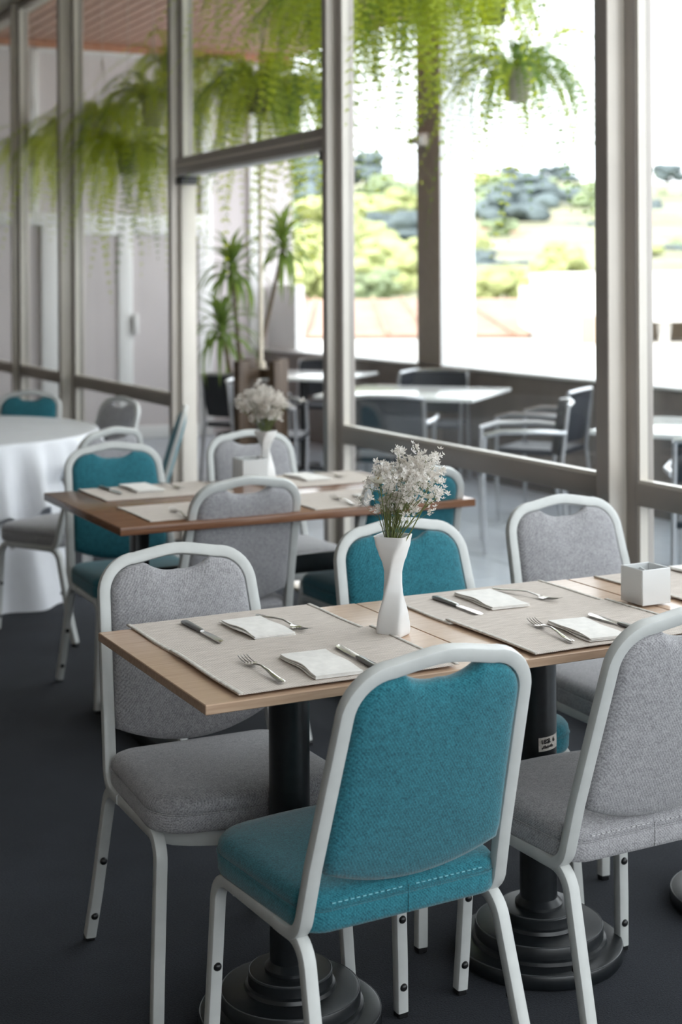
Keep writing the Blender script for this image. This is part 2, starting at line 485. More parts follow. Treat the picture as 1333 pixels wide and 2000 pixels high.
# ------------------------------------------------------------------ terrace outside
PX_ = 5.94
base = struct('floor_terrace', MB().box(W + 0.09, PX_ + 0.35, -2, YE, -0.12, -0.012), 'parapet', 0)
tm = MB().rbox(0.003, 0.577, 0.003, 0.597, -0.012, 0.0, 0.002, 1).mesh('tile', 'tile')
for i in range(5):
    for j in range(26):
        obj('tile', tm, base, (W + 0.09 + 0.58 * i, -2.1 + 0.6 * j, 0))
ct = struct('ceiling_terrace', MB().box(W + 0.1, PX_ + 0.35, 7.9, YE, 3.72, 3.80), 'plankedge', 0)
pm = MB().rbox(0.007, 0.113, 7.9, YE - 0.05, 3.690, 3.72, 0.006, 1).mesh('plank', 'plank')
for i in range(26):
    obj('plank', pm, ct, (W + 0.1 + 0.12 * i, 0, 0))
struct('trim_9', MB().rbox(W + 0.1, PX_ + 0.3, YE - 0.05, YE, 3.62, 3.72, 0.003), 'plankedge')
# roof slab of the building; near terrace left open to let skylight in
struct('ceiling_roof', MB().box(-5, W + 0.25, -1.9, YE + 3, 3.84, 4.1).box(W + 0.25, PX_ + 0.45, 7.8, YE + 3, 3.84, 4.1), 'white', 0)
for k, y in enumerate((-0.2, 2.05, 4.25, 6.10, 6.95)):
    struct('trim_%d' % (20 + k), MB().rbox(W + 0.1, PX_ + 0.35, y - .05, y + .05, 3.70, 3.84, 0.004), 'brownwood')
# parapet and pillars on the open side
struct('wall_parapet', MB().rbox(PX_, PX_ + 0.22, -2, YE, -0.1, 0.80, 0.004), 'parapet')
struct('trim_10', MB().rbox(PX_ - 0.01, PX_ + 0.25, -2, YE, 0.80, 0.822, 0.004), 'white')
def pillar(y0, n, lamp=False):
    o = struct('trim_%d' % n)
    MB().rbox(PX_ - 0.01, PX_ + 0.003, y0 + 0.002, y0 + 0.36, 0, 3.71, 0.002).build('shaded_face', 'pillarbrown', o)  # brown sheet puts the shade of the room-facing side into colour
    MB().rbox(PX_, PX_ + 0.145, y0 + 0.004, y0 + 0.36, 0, 3.71, 0.003).build('shaft', 'pillar', o)
    MB().rbox(PX_ + 0.145, PX_ + 0.32, y0 + 0.022, y0 + 0.36, 0, 3.71, 0.003).build('shaft', 'pillar', o)
    return o
pillar(10.03, 11)
pillar(4.9, 12)
pillar(-0.3, 13)
lp = thing('wall_lamp', 'small grey lamp bracket fixed high on the brown pillar face', 'lamp', (PX_ - 0.01, 10.25, 2.59))
MB().rbox(-0.05, 0.0, -0.06, 0.06, -0.05, 0.05, 0.01).build('lamp_body', 'alu', lp)
MB().rbox(-0.07, -0.05, -0.045, 0.045, -0.04, 0.04, 0.008).build('lamp_lens', 'white', lp)
MB().rbox(-0.04, -0.01, 0.06, 0.22, -0.025, 0.03, 0.006).build('bracket_arm', 'aludark', lp)

# end wall of the terrace: lilac panels, white frames, a double door
ew = struct('wall_end', MB().box(W - 0.05, PX_ + 0.35, YE, YE + 0.15, 0, 3.72), 'lilac', 0)
def fr(x0, x1, z0, z1, n='frame_bar', mt='white', dep=0.05):
    return MB().rbox(x0, x1, YE - dep, YE, z0, z1, 0.004).build(n, mt, ew)
fr(3.63, 3.71, 2.12, 3.62); fr(5.30, 5.41, 2.12, 3.62); fr(5.80, 5.95, 0.82, 3.62)
fr(W + .1, 5.41, 2.0, 2.12)
fr(W + .1, 5.80, 3.60, 3.63)
panel = MB().rbox(0.01, 0.56, YE - 0.012, YE, 0.1, 1.98, 0.003).mesh('panel', 'lilac')
d2 = struct('door_2')
for x0, x1 in ((3.73, 3.93), (4.46, 4.60), (5.26, 5.41)):
    MB().rbox(x0, x1, YE - 0.06, YE, 0.0, 2.0, 0.004).build('door_stile', 'white', d2)
for x0, x1 in ((3.93, 4.46), (4.60, 5.26)):
    MB().rbox(x0, x1, YE - 0.055, YE, 0.0, 0.12, 0.004).build('door_rail', 'white', d2)
    MB().rbox(x0, x1, YE - 0.055, YE, 1.92, 2.0, 0.004).build('door_rail', 'white', d2)
    MB().box(x0, x1, YE - 0.03, YE - 0.02, 0.12, 1.92).build('door_panel', 'lilac', d2, 0)
MB().rbox(4.585, 4.645, YE - 0.11, YE - 0.06, 0.98, 1.18, 0.02, 3).build('door_handle', 'ceramic', d2)
bd = tag(MB().rbox(0, 0.10, 0, 0.62, 0, 0.62, 0.01).build('utility_box', 'white'), 'plain white box standing on the parapet at the far corner', 'box')
bd.location = (PX_ + 0.06, 12.84, 0.822)

# ------------------------------------------------------------------ dining chair
CH_TOP = 0.876
def chair_proto(kind):
    t = thing('dining_chair', '-', 'chair')
    cloth = kind
    sq = rsec(0.025, 0.024, 0.004)
    for s in (-1, 1):
        X = s * 0.197
        # front leg and half of the side rail
        p = [(0.0, 0.378)] + [(0.0 + 0.05, 0.378)] + arc((0.115, 0.328), 0.05, 90, 0, 7) + [(0.172, 0.12), (0.178, 0.012)]
        pts = [(X + s * 0.016 * (1 - z / 0.378), y, z) for y, z in p]
        l = MB().sweep(pts, sq, (1, 0, 0)).build('leg', 'frame', t)
        MB().rbox(X + s * .016 - 0.011, X + s * .016 + 0.011, 0.167, 0.189, 0, 0.012, 0.002, 1).build('foot_cap', 'black', l)
        # rear leg and other half of the rail
        p = [(0.0, 0.378), (-0.08, 0.378)] + arc((-0.135, 0.323), 0.055, 90, 165, 7) + [(-0.25, 0.12), (-0.289, 0.012)]
        pts2 = [(X + s * 0.016 * (1 - z / 0.378), y, z) for y, z in p]
        l2 = MB().sweep(pts2, sq, (1, 0, 0)).build('leg', 'frame', t)
        MB().rbox(X + s * .016 - 0.011, X + s * .016 + 0.011, -0.303, -0.280, 0, 0.012, 0.002, 1).build('foot_cap', 'black', l2)
        # black stacking bumpers on the faces that look at each other
        for z in (0.065, 0.205):
            xx = X + s * 0.016 * (1 - z / 0.378)
            MB().ball((xx, 0.1635 if z < .1 else 0.1575, z), 0.0085, 2, (1, .8, 1)).build('bumper', 'black', l)
            yb = lerp(-0.289, -0.25, (z - 0.012) / 0.108)
            MB().ball((xx, yb + 0.0135, z), 0.0085, 2, (1, .8, 1)).build('bumper', 'black', l2)
    # curved front apron under the seat
    ap = [(-0.19 + 0.38 * k / 14, 0.105 + 0.090 * math.sin(math.pi * k / 14) ** 0.6, 0.368) for k in range(15)]
    MB().sweep(ap, rsec(0.032, 0.014, 0.003), (0, 0, 1)).build('seat_apron', 'frame', t)
    MB().rbox(-0.19, 0.19, -0.07, -0.05, 0.368, 0.388, 0.003).build('cross_rail', 'frame', t)
    # back frame: one bent tube. v runs up the leaning back
    y0, z0 = -0.176, 0.43
    L = Vector((0, -0.31 - y0, CH_TOP - z0)); H = L.length; L.normalize()
    nb = Vector((0, L.z, -L.y))                   # towards the sitter
    def bp(u, v): return Vector((u, y0, z0)) + L * v
    side = lambda v: 0.199 - 0.026 * v / H          # half width at height v (centre line)
    half = []                                        # lower right up to the top centre
    ht = H - 0.012 - 0.014
    half += [((side(0), y, z)) for y, z in [(-0.085, 0.379), (-0.108, 0.379)] + arc((-0.126, 0.432), 0.053, -90, -160, 7)[1:]]
    low = len(half)
    rc = 0.080
    for v in (0.08, 0.2, 0.3): half.append(tuple(bp(side(v), v)))
    xs = side(ht - rc)
    for a in range(0, 91, 10):
        half.append(tuple(bp(xs - rc + rc * math.cos(R(a)), ht - rc + rc * math.sin(R(a)))))
    tent = lambda u: 0.017 * (1 - abs(u) / max(xs - rc, .01)) ** 0.9 if abs(u) < xs - rc else 0.0
    half.append(tuple(bp(0.045, ht + tent(.045))))
    half.append(tuple(bp(0.018, ht + tent(.022))))
    full = half + [tuple(bp(0, ht + tent(.016)))] + [(-p[0], p[1], p[2]) for p in reversed(half)]
    nr = []
    for i in range(len(half)):
        if i < low:
            a = Vector(half[min(i + 1, len(half) - 1)]) - Vector(half[max(i - 1, 0)])
            a.x = 0
            nr.append(Vector((0, a.z, -a.y)).normalized())
        else: nr.append(nb)
    nr = nr + [nb] + list(reversed(nr))
    MB().sweep(full, rsec(0.023, 0.0275, 0.005), nr).build('back_frame', 'frame', t)
    # upholstered pad between the tubes
    hw = 0.0145
    out = []
    def add(u, v): out.append((u, v))
    vb, sag = 0.070, 0.042
    n = 16
    for k in range(n + 1):                             # bottom, left to right, sagging
        u = lerp(-1, 1, k / n)
        add(u * (side(vb) - hw - 0.004), vb - sag * (1 - u * u))
    for k in range(1, 10):
        v = lerp(vb, ht - rc, k / 10); add(side(v) - hw, v)
    ri = rc - hw
    for a in range(0, 91, 9):
        add(xs - rc + ri * math.cos(R(a)), ht - rc + ri * math.sin(R(a)))
    ux = xs - rc
    for k in range(1, 24):                             # top with the hand-hold dip
        u = lerp(ux, -ux, k / 24)
        vt = ht - hw + tent(u) * .9
        dip = 0.033 * max(0, 1 - (u / 0.078) ** 2) ** .85
        add(u, vt - dip)
    for a in range(90, 181, 9):
        add(-(xs - rc) + ri * math.cos(R(a)), ht - rc + ri * math.sin(R(a)))
    for k in range(9, 0, -1):
        v = lerp(vb, ht - rc, k / 10); add(-(side(v) - hw), v)
    cu, cv = 0, H * 0.5
    def ring(kk, off, dst):
        rs = []
        for u, v in out:
            du, dv = u - cu, v - cv
            ln = math.hypot(du, dv)
            f = (ln - off) / ln * kk
            rs.append(bp(cu + du * f, cv + dv * f) + nb * dst)
        return rs
    T = 0.019
    rg = [ring(.12, 0, -T - .007), ring(.45, 0, -T - .006), ring(.8, 0, -T - .003), ring(1, .018, -T), ring(1, .007, -T + .004), ring(1, .001, -T + .011), ring(1, 0, 0),
          ring(1, .001, T - .011), ring(1, .007, T - .003), ring(1, .018, T), ring(.8, 0, T + .006), ring(.45, 0, T + .010), ring(.12, 0, T + .011)]
    MB().rings(rg).build('backrest', cloth, t, 60)
    # seat cushion
    so_ = []
    def corner(cx, cy, r, a0, a1, n):
        for k in range(n + 1):
            a = R(lerp(a0, a1, k / n)); so_.append((cx + r * math.cos(a), cy + r * math.sin(a)))
    corner(-0.205 + .05, -0.190 + .05, .05, 180, 270, 6)
    corner(0.205 - .05, -0.190 + .05, .05, 270, 360, 6)
    corner(0.214 - .085, 0.200 - .085, .085, 0, 90, 9)
    for k in range(1, 8):
        u = lerp(0.12, -0.12, k / 8); so_.append((u, 0.200 + 0.012 * (1 - (u / 0.13) ** 2)))
    corner(-0.214 + .085, 0.200 - .085, .085, 90, 180, 9)
    def sr(k, off, z):
        rs = []
        for x, y in so_:
            ln = math.hypot(x, y); f = (ln - off) / ln * k
            rs.append((x * f, y * f, z))
        return rs
    sg = [sr(.3, 0, .386), sr(1, .014, .386), sr(1, .003, .389), sr(1, 0, .396), sr(1, -.001, .424), sr(1, .0018, .4265), sr(1, -.001, .429), sr(1, .002, .443), sr(1, .010, .452), sr(1, .024, .458), sr(.75, 0, .463), sr(.4, 0, .466), sr(.1, 0, .467)]
    seat = MB().rings(sg).build('seat', cloth, t, 60)
    loop = [Vector(q) for q in sr(1, -.0012, .4265)]
    MB().sweep(loop + [loop[0]], [(.0014, 0), (0, .0014), (-.0014, 0), (0, -.0014)], (0, 0, 1), False).build('seam_piping', cloth, seat)
    st = MB()
    for k in range(26):                                # stitching along the rear edge
        u = lerp(-0.15, 0.15, k / 25)
        if abs(u) < 0.012: continue
        st.box(u - .0035, u + .0035, -0.1925, -0.1900, 0.4372, 0.4386)
    MB().box(-0.0010, 0.0010, -0.1920, -0.1890, 0.392, 0.4375).build('seam', cloth, seat, 0)
    st.build('stitching', 'thread_' + kind, seat, 0)['kind'] = 'stuff'
    return t

proto = {'grey': None, 'teal': None}
def chair(kind, x, y, rot, label, group='white framed dining chairs'):
    if proto[kind] is None:
        c = proto[kind] = chair_proto(kind)
    else:
        c = copy_tree(proto[kind])
    c.location = (x, y, 0); c.rotation_euler = (0, 0, R(rot))
    tag(c, label, 'chair', group)
    return c
chair('teal', 1.265, 2.464, 3, 'teal fabric chair with its back to the camera, nearest one at the front oak table')
chair('grey', 1.842, 2.508, 1.5, 'grey fabric chair cut by the right edge, back turned, beside the nearest teal chair')
chair('grey', 1.222, 2.992, 179, 'grey fabric chair facing us across the left end of the front oak table')
chair('teal', 1.862, 3.066, 180, 'teal fabric chair facing us directly behind the tall white vase')
chair('grey', 2.464, 3.205, 180, 'grey fabric chair facing us by the broad window post, behind the white square box')
chair('grey', 1.842, 4.62, 2, 'grey fabric chair, back turned, tucked under the dark brown table')
chair('teal', 2.455, 4.615, 0, 'teal fabric chair, back turned, half hidden by the front flower bouquet')
chair('teal', 1.785, 5.165, 180, 'teal fabric chair facing us at the left end of the dark brown table')
chair('grey', 2.42, 5.335, 180, 'grey fabric chair facing us behind the small vase on the dark brown table')
chair('grey', 1.835, 6.305, 28, 'grey fabric chair turned to the round table, its seat under the white cloth edge')
chair('teal', 2.345, 7.02, 69, 'teal fabric chair seen edge-on beside the open doorway')
chair('grey', 2.25, 7.55, 104, 'grey-brown fabric chair beyond the round table, under the window rail')
chair('teal', 2.05, 8.08, 141, 'dark teal fabric chair on the far side of the round table')

# ------------------------------------------------------------------ tables
def oak_table(x0, x1, y0, y1, label, sticker=False, off=(0, 0)):
    cx, cy = (x0 + x1) / 2, (y0 + y1) / 2
    t = thing('pedestal_table', label, 'table', (cx, cy, 0), 0, 'oak topped pedestal tables')
    a, b = (x1 - x0) / 2 - .001, (y1 - y0) / 2
    MB().rbox(-a, a, -b, b, 0.732, 0.75, 0.0015, 1).build('tabletop', 'oak', t)
    col = MB().lathe([(0, .10), (.052, .10), (.052, .118), (.041, .13), (.041, .725), (0, .725)], 40).build('column', 'iron', t)
    MB().box(-.17, .17, -.03, .03, .722, .732).box(-.03, .03, -.17, .17, .722, .732).build('top_bracket', 'iron', t, 0)
    bs = MB()
    bs.lathe([(0, .002), (.180, .002), (.184, .008), (.184, .030), (.181, .0345), (.176, .036), (.146, .038)], 56)
    bs_o = bs.build('base_plate', 'iron', t)
    tr1 = MB().lathe([(.150, .034), (.147, .045), (.141, .048), (.141, .070), (.138, .0745), (.132, .076), (.09, .078)], 56).build('base_tier', 'iron', t)
    tr2 = MB().lathe([(.094, .074), (.090, .085), (.085, .088), (.085, .107), (.082, .111), (.076, .112), (0, .112)], 48).build('base_tier', 'iron', t)
    for part, rad, z in ((bs_o, .1815, .0335), (tr1, .1388, .0735), (tr2, .0828, .110)):
        ringp = [(rad * math.cos(2 * math.pi * k / 56), rad * math.sin(2 * math.pi * k / 56), z) for k in range(57)]
        MB().sweep(ringp, [(.0016 * math.cos(q), .0016 * math.sin(q)) for q in (0, 1.05, 2.1, 3.14, 4.19, 5.24)], (0, 0, 1), False).build('worn_rim', 'ironworn', part, 60)
    for part in t.children:
        if part.name.split('.')[0] != 'tabletop': part.location = (off[0], off[1], 0)
    if sticker:
        m = MB()
        r = .0418
        A0, A1 = 238, 312
        za, zb = 0.458, 0.488
        n = 10
        vs = [(r * math.cos(R(lerp(A0, A1, k / n))), r * math.sin(R(lerp(A0, A1, k / n))), z + 0.006 * k / n) for z in (za, zb) for k in range(n + 1)]
        st = m.add(vs, [(k, k + 1, n + 2 + k, n + 1 + k) for k in range(n)]).build('sticker', 'paper', t)
        def lettering(txt, size, z, a_mid):
            c = bpy.data.curves.new('lettering', 'FONT')
            c.body = txt; c.size = size; c.align_x = 'CENTER'; c.extrude = 0.0002; c.offset = 0.0004
            tmp = bpy.data.objects.new('lettering_curve', c); COL.objects.link(tmp)
            me = bpy.data.meshes.new_from_object(tmp.evaluated_get(bpy.context.evaluated_depsgraph_get()))
            bpy.data.objects.remove(tmp, do_unlink=True)
            me.materials.clear(); me.materials.append(MT['ink'])
            rr_ = r + 0.0008
            o = obj('lettering', me, st, (rr_ * math.cos(R(a_mid)), rr_ * math.sin(R(a_mid)), z))
            o.rotation_euler = (R(90), R(-6), R(a_mid + 90))
        lettering('182', 0.013, 0.476, 258)
        lettering('2', 0.013, 0.478, 272)
        lettering('6', 0.013, 0.479, 289)
        sm = MB()                                   # the smudged second line
        for k in range(9):
            a_ = R(249 + 4.4 * k); hh = .004 + .004 * ((k * 7) % 5) / 5
            x_, y_ = (r + .0006) * math.cos(a_), (r + .0006) * math.sin(a_)
            tx, ty = -math.sin(a_) * .0013, math.cos(a_) * .0013
            z_ = .4635 + .0015 * ((k * 3) % 4) / 4 + .0005 * k
            sm.add([(x_ - tx, y_ - ty, z_), (x_ + tx, y_ + ty, z_), (x_ + tx, y_ + ty, z_ + hh), (x_ - tx, y_ - ty, z_ + hh)], [(0, 1, 2, 3)])
        sm.build('smudged_print', 'ink', st, 0)['kind'] = 'stuff'
        st.location = (off[0], off[1], 0)
    return t
oak_table(0.961, 1.571, 2.435, 3.046, 'light oak pedestal table at the left end of the front row', False, (-.008, -.010))
oak_table(1.571, 2.156, 2.437, 3.044, 'light oak pedestal table in the middle of the front row, sticker on its black column', True, (.012, .018))
oak_table(2.158, 2.765, 2.436, 3.042, 'light oak pedestal table with the white square box at its seam, nearest the windows')

bt = thing('trestle_table', 'long dark brown table of the second row on black post legs', 'table', (2.055, 4.725, 0))
MB().rbox(-.625, .625, -.42, .42, .724, .75, .003).build('tabletop', 'walnut', bt)
for x in (-.42, .42):
    MB().rbox(x - .025, x + .025, -.03, .03, .04, .724, .003).build('leg', 'iron', bt)
    MB().rbox(x - .05, x + .05, -.33, .33, 0, .045, .006).build('foot', 'iron', bt)
    MB().rbox(x - .03, x + .03, -.30, .30, .704, .724, .003).build('top_bearer', 'iron', bt)
MB().rbox(-.42, .42, -.012, .012, .47, .535, .003).build('stretcher', 'iron', bt)

# round table in a white cloth
RC = (1.50, 7.62)
rt = thing('round_table', 'round banquet table hidden under the white cloth', 'table', (*RC, 0))
MB().lathe([(0, .715), (.80, .715), (.80, .735), (0, .735)], 48).build('tabletop', 'oak', rt)
MB().lathe([(0, 0), (.25, 0), (.25, .03), (.05, .05), (.05, .715), (0, .715)], 24).build('pedestal', 'iron', rt)
dents = [(math.atan2(7.55 - RC[1], 2.25 - RC[0]), .42), (math.atan2(7.02 - RC[1], 2.345 - RC[0]), .28), (math.atan2(8.08 - RC[1], 2.05 - RC[0]), .42)]
def drape(r_top, z_top, z_bot, flare, folds, amp, seed, hem=0.0, dent=True):
    rn = random.Random(seed)
    ph = [(rn.choice(folds), rn.uniform(0, 6.28), rn.uniform(.5, 1)) for _ in range(5)]
    n, m = 220, 22
    rings = []
    for fr_ in (0.02, .3, .6, .85, .97):
        rings.append([(r_top * fr_ * math.cos(2 * math.pi * k / n), r_top * fr_ * math.sin(2 * math.pi * k / n), z_top + .0015 * math.sin(3 * k * 2 * math.pi / n) * fr_) for k in range(n)])
    for i in range(m + 1):
        t = i / m
        rg = []
        for k in range(n):
            th = 2 * math.pi * k / n
            wv = sum(c * math.sin(f * th + p + t * c) for f, p, c in ph) / 2.4
            if t < .08:
                q = t / .08
                rad = r_top + .012 * math.sin(q * math.pi / 2); z = z_top - .012 * (1 - math.cos(q * math.pi / 2))
            else:
                q = (t - .08) / .92
                zb = z_bot + hem * (0.5 + 0.5 * wv)
                z = lerp(z_top - .012, zb, q)
                rad = r_top + .012 + flare * q + amp * (q ** .7) * wv
                if dent and z < .62:
                    for a, dep in dents:
                        dd = (th - a + math.pi) % (2 * math.pi) - math.pi
                        rad -= dep * math.exp(-(dd / .30) ** 2) * min(1, (.62 - z) / .08)
            rg.append((rad * math.cos(th), rad * math.sin(th), z))
        rings.append(rg)
    return MB().rings(rings, True, False)
tc = tag(drape(.845, .739, .004, .15, (9, 13, 17, 22), .055, 3).build('tablecloth', 'cloth', None, 70), 'long white cloth reaching the carpet around the round table', 'tablecloth')
tc.location = (*RC, 0)
tp = tag(drape(.862, .746, .36, .095, (13, 19, 27, 34), .060, 8, .12).build('cloth_topper', 'cloth', None, 70), 'shiny white ruffled topper over the round table cloth', 'tablecloth')
tp.location = (*RC, 0)

# ------------------------------------------------------------------ table settings
def placemat(x0, x1, y0, y1, z, label, rot=0.0, group='woven placemats'):
    t = thing('placemat', label, 'placemat', ((x0 + x1) / 2, (y0 + y1) / 2, z), R(rot), group)
    a, b = (x1 - x0) / 2, (y1 - y0) / 2
    n = 18
    rn = random.Random(int(x0 * 1000 + y0 * 77))
    f = [rn.uniform(0, 6) for _ in range(4)]
    vs, fs = [], []
    for i in range(n + 1):
        for j in range(n + 1):
            u, v = i / n, j / n
            e = max(abs(u - .5), abs(v - .5)) * 2
            h = 0.0004 + 0.0007 * (math.sin(5 * u + f[0]) * math.sin(6 * v + f[1]) + 1) * .5
            vs.append((lerp(-a, a, u) + .0015 * math.sin(7 * v + f[2]), lerp(-b, b, v) + .0015 * math.sin(8 * u + f[3]), h + .0016))
    top = len(vs)
    vs += [(p[0], p[1], p[2] - .0016) for p in vs]
    q = lambda i, j: i * (n + 1) + j
    for i in range(n):
        for j in range(n):
            fs.append((q(i, j), q(i + 1, j), q(i + 1, j + 1), q(i, j + 1)))
            fs.append((top + q(i, j), top + q(i, j + 1), top + q(i + 1, j + 1), top + q(i + 1, j)))
    for i in range(n):
        for (p0, p1) in ((q(i, 0), q(i + 1, 0)), (q(i, n), q(i + 1, n)), (q(0, i), q(0, i + 1)), (q(n, i), q(n, i + 1))):
            fs.append((p0, p1, top + p1, top + p0))
    MB().add(vs, fs).build('woven_sheet', 'mat', t, 60)
    for x in (-a, a - .009):
        m = MB()
        seg = 12
        for k in range(seg):
            v0, v1 = lerp(-b, b, k / seg), lerp(-b, b, (k + 1) / seg)
            o0 = .0015 * math.sin(7 * k / seg + f[2])
            m.rbox(x + o0, x + .009 + o0, v0, v1, .0012, .0042, .0008, 1)
        m.build('hem', 'hem', t, 60)
    return t

def napkin(x, y, z, rot, label, sx=.092, sy=.175, group='folded white napkins', seed=1):
    t = thing('napkin', label, 'napkin', (x, y, z), R(rot), group)
    rn = random.Random(seed)
    for lay in range(3):
        ph = rn.uniform(0, 6); sh = rn.uniform(-.003, .003)
        n = 14
        vs, fs = [], []
        z0 = lay * .0024
        for i in range(n + 1):
            for j in range(5):
                v = i / n; u = j / 4
                lift = .0042 * (1 - u) * math.exp(-((v - .45) / .3) ** 2) * (lay + 1) / 3
                xx = lerp(-sx / 2, sx / 2, u) + sh + .002 * math.sin(9 * v + ph) * (1 if j in (0, 4) else 0)
                zz = z0 + .0026 + lift + .0007 * math.sin(6 * v + ph)
                vs.append((xx, lerp(-sy / 2, sy / 2, v), zz))
        k = len(vs)
        vs += [(p[0], p[1], p[2] - .0021) for p in vs]
        q = lambda i, j: i * 5 + j
        for i in range(n):
            for j in range(4):
                fs.append((q(i, j), q(i, j + 1), q(i + 1, j + 1), q(i + 1, j)))
                fs.append((k + q(i, j), k + q(i + 1, j), k + q(i + 1, j + 1), k + q(i, j + 1)))
            fs.append((q(i, 0), q(i + 1, 0), k + q(i + 1, 0), k + q(i, 0)))
            fs.append((q(i, 4), q(i + 1, 4), k + q(i + 1, 4), k + q(i, 4)))
        for j in range(4):
            fs.append((q(0, j), q(0, j + 1), k + q(0, j + 1), k + q(0, j)))
            fs.append((q(n, j), q(n, j + 1), k + q(n, j + 1), k + q(n, j)))
        MB().add(vs, fs).build('fold', 'linen', t, 60)
    return t

def fork_meshes():
    # local: tines towards +Y, handle end towards -Y; length 0.195
    h = MB()
    ys = [-.10, -.095, -.07, -.03, 0.0, .022, .034]
    wd = [.003, .0075, .0070, .0045, .0030, .0028, .0040]
    zz = [.004, .004, .005, .009, .011, .008, .0062]
    h.rings([[(-w_, y, z), (-w_ * .6, y, z + .0014), (w_ * .6, y, z + .0014), (w_, y, z), (w_ * .6, y, z - .0012), (-w_ * .6, y, z - .0012)] for y, w_, z in zip(ys, wd, zz)])
    hd = MB()
    ys = [.034, .040, .048, .056]; wd = [.004, .009, .0115, .0118]; zz = [.0062, .0042, .0030, .0030]
    hd.rings([[(-w_, y, z), (0, y, z - .0009), (w_, y, z), (w_, y, z + .0013), (0, y, z + .0006), (-w_, y, z + .0013)] for y, w_, z in zip(ys, wd, zz)])
    tn = []
    for k in range(4):
        x = -.0095 + .00633 * k
        m = MB()
        pts = [(x, .055, .0036), (x, .070, .0042), (x, .085, .0062), (x * .97, .097, .0095)]
        m.sweep(pts, [(.0016, 0), (0, .0010), (-.0016, 0), (0, -.0010)], (1, 0, 0), True, [1, 1, .85, .4])
        tn.append(m)
    return h.mesh('handle', 'steel', 60), hd.mesh('fork_head', 'steel', 60), [m.mesh('tine', 'steel', 60) for m in tn]
FM = fork_meshes()
def fork(x, y, z, rot, label, group='steel forks'):
    t = thing('fork', label, 'fork', (x, y, z), R(rot), group)
    obj('handle', FM[0], t); obj('fork_head', FM[1], t)
    for m in FM[2]: obj('tine', m, t)
    return t
def knife_meshes():
    h = MB()
    ys = [-.105, -.100, -.07, -.03, -.005, .002]; wd = [.004, .0082, .0085, .0075, .0065, .0055]; th = [.002, .0034, .0038, .0036, .0032, .0025]
    h.rings([[(-w_, y, .004), (-w_ * .7, y, .004 + t_), (w_ * .7, y, .004 + t_), (w_, y, .004), (w_ * .7, y, .004 - t_), (-w_ * .7, y, .004 - t_)] for y, w_, t_ in zip(ys, wd, th)])
    b = MB()
    ys = [.002, .012, .05, .085, .100, .107]; x0 = [-.004, -.0075, -.0095, -.0095, -.006, .003]; x1 = [.0055, .0065, .0070, .0072, .0070, .0055]
    b.rings([[(a, y, .0035), (a, y, .0042), ((a + c) / 2, y, .0047), (c, y, .0046), (c, y, .0032)] for y, a, c in zip(ys, x0, x1)])
    return h.mesh('handle', 'steeldark', 60), b.mesh('blade', 'steel', 60)
KM = knife_meshes()
def knife(x, y, z, rot, label, group='steel table knives'):
    t = thing('knife', label, 'knife', (x, y, z), R(rot), group)
    obj('handle', KM[0], t); obj('blade', KM[1], t)
    return t

Z0 = 0.7502
F1, F2, F3 = 'left front oak table', 'middle front oak table', 'front oak table nearest the windows'
placemat(1.034, 1.472, 2.77, 3.076, Z0, 'woven beige placemat along the far edge of the ' + F1, 0.5)
placemat(1.031, 1.486, 2.450, 2.806, Z0 + .0042, 'woven beige placemat along the near edge of the ' + F1, -0.3)
placemat(1.648, 2.085, 2.755, 3.050, Z0, 'woven beige placemat along the far edge of the ' + F2, 0.2)
placemat(1.657, 2.090, 2.447, 2.785, Z0 + .0042, 'woven beige placemat along the near edge of the ' + F2, 0.4)
placemat(2.228, 2.665, 2.745, 3.030, Z0, 'woven beige placemat along the far edge of the ' + F3, 0)
placemat(2.235, 2.670, 2.450, 2.775, Z0 + .0042, 'woven beige placemat along the near edge of the ' + F3, 0)
ZA, ZB = Z0 + .003, Z0 + .0075
knife(1.149, 2.927, ZA, 181, 'steel knife at the left of the far placemat on the ' + F1)
napkin(1.264, 2.903, ZA, 2, 'folded white napkin with a wavy edge, far side of the ' + F1, seed=2)
fork(1.330, 2.917, ZA, 190, 'steel fork beside the napkin on the far side of the ' + F1)
fork(1.129, 2.572, ZB, -1, 'steel fork nearest the table corner on the ' + F1)
napkin(1.243, 2.558, ZB, -2, 'folded white napkin on the near side of the ' + F1, .096, .178, seed=5)
knife(1.331, 2.568, ZB, -4, 'steel knife half covered by the nearest teal chair frame')
knife(1.748, 2.888, ZA, 180, 'steel knife at the left of the far placemat on the ' + F2)
napkin(1.852, 2.907, ZA, -3, 'folded white napkin on the far side of the ' + F2, .095, .178, seed=7)
fork(1.951, 2.913, ZA, 198, 'steel fork beside the napkin on the far side of the ' + F2)
fork(1.784, 2.575, ZB, -9, 'steel fork on the near side of the ' + F2)
napkin(1.857, 2.550, ZB, -6, 'folded white napkin with lifted edge, near side of the ' + F2, .088, .175, seed=9)
knife(1.949, 2.560, ZB, 2, 'steel knife by the right grey chair frame on the ' + F2)
napkin(2.495, 2.925, ZA, 0, 'folded white napkin behind the white square box', .095, .178, seed=12)
fork(2.395, 2.59, ZB, 0, 'steel fork on the ' + F3)
napkin(2.46, 2.57, ZB, 0, 'folded white napkin on the near side of the ' + F3, seed=14)
B_ = 'dark brown table'
placemat(1.557, 2.02, 4.835, 5.155, Z0, 'woven placemat at the far left of the ' + B_)
placemat(1.545, 2.02, 4.36, 4.685, Z0, 'woven placemat at the near left of the ' + B_)
placemat(2.17, 2.64, 4.835, 5.155, Z0, 'woven placemat at the far right of the ' + B_)
placemat(2.09, 2.60, 4.33, 4.685, Z0, 'woven placemat at the near right of the ' + B_)
knife(1.644, 5.055, ZA, 183, 'steel knife at the far left of the ' + B_)
napkin(1.757, 5.055, ZA, 0, 'folded white napkin at the far left of the ' + B_, .10, .2, seed=21)
fork(1.868, 5.055, ZA, 185, 'steel fork at the far left of the ' + B_)
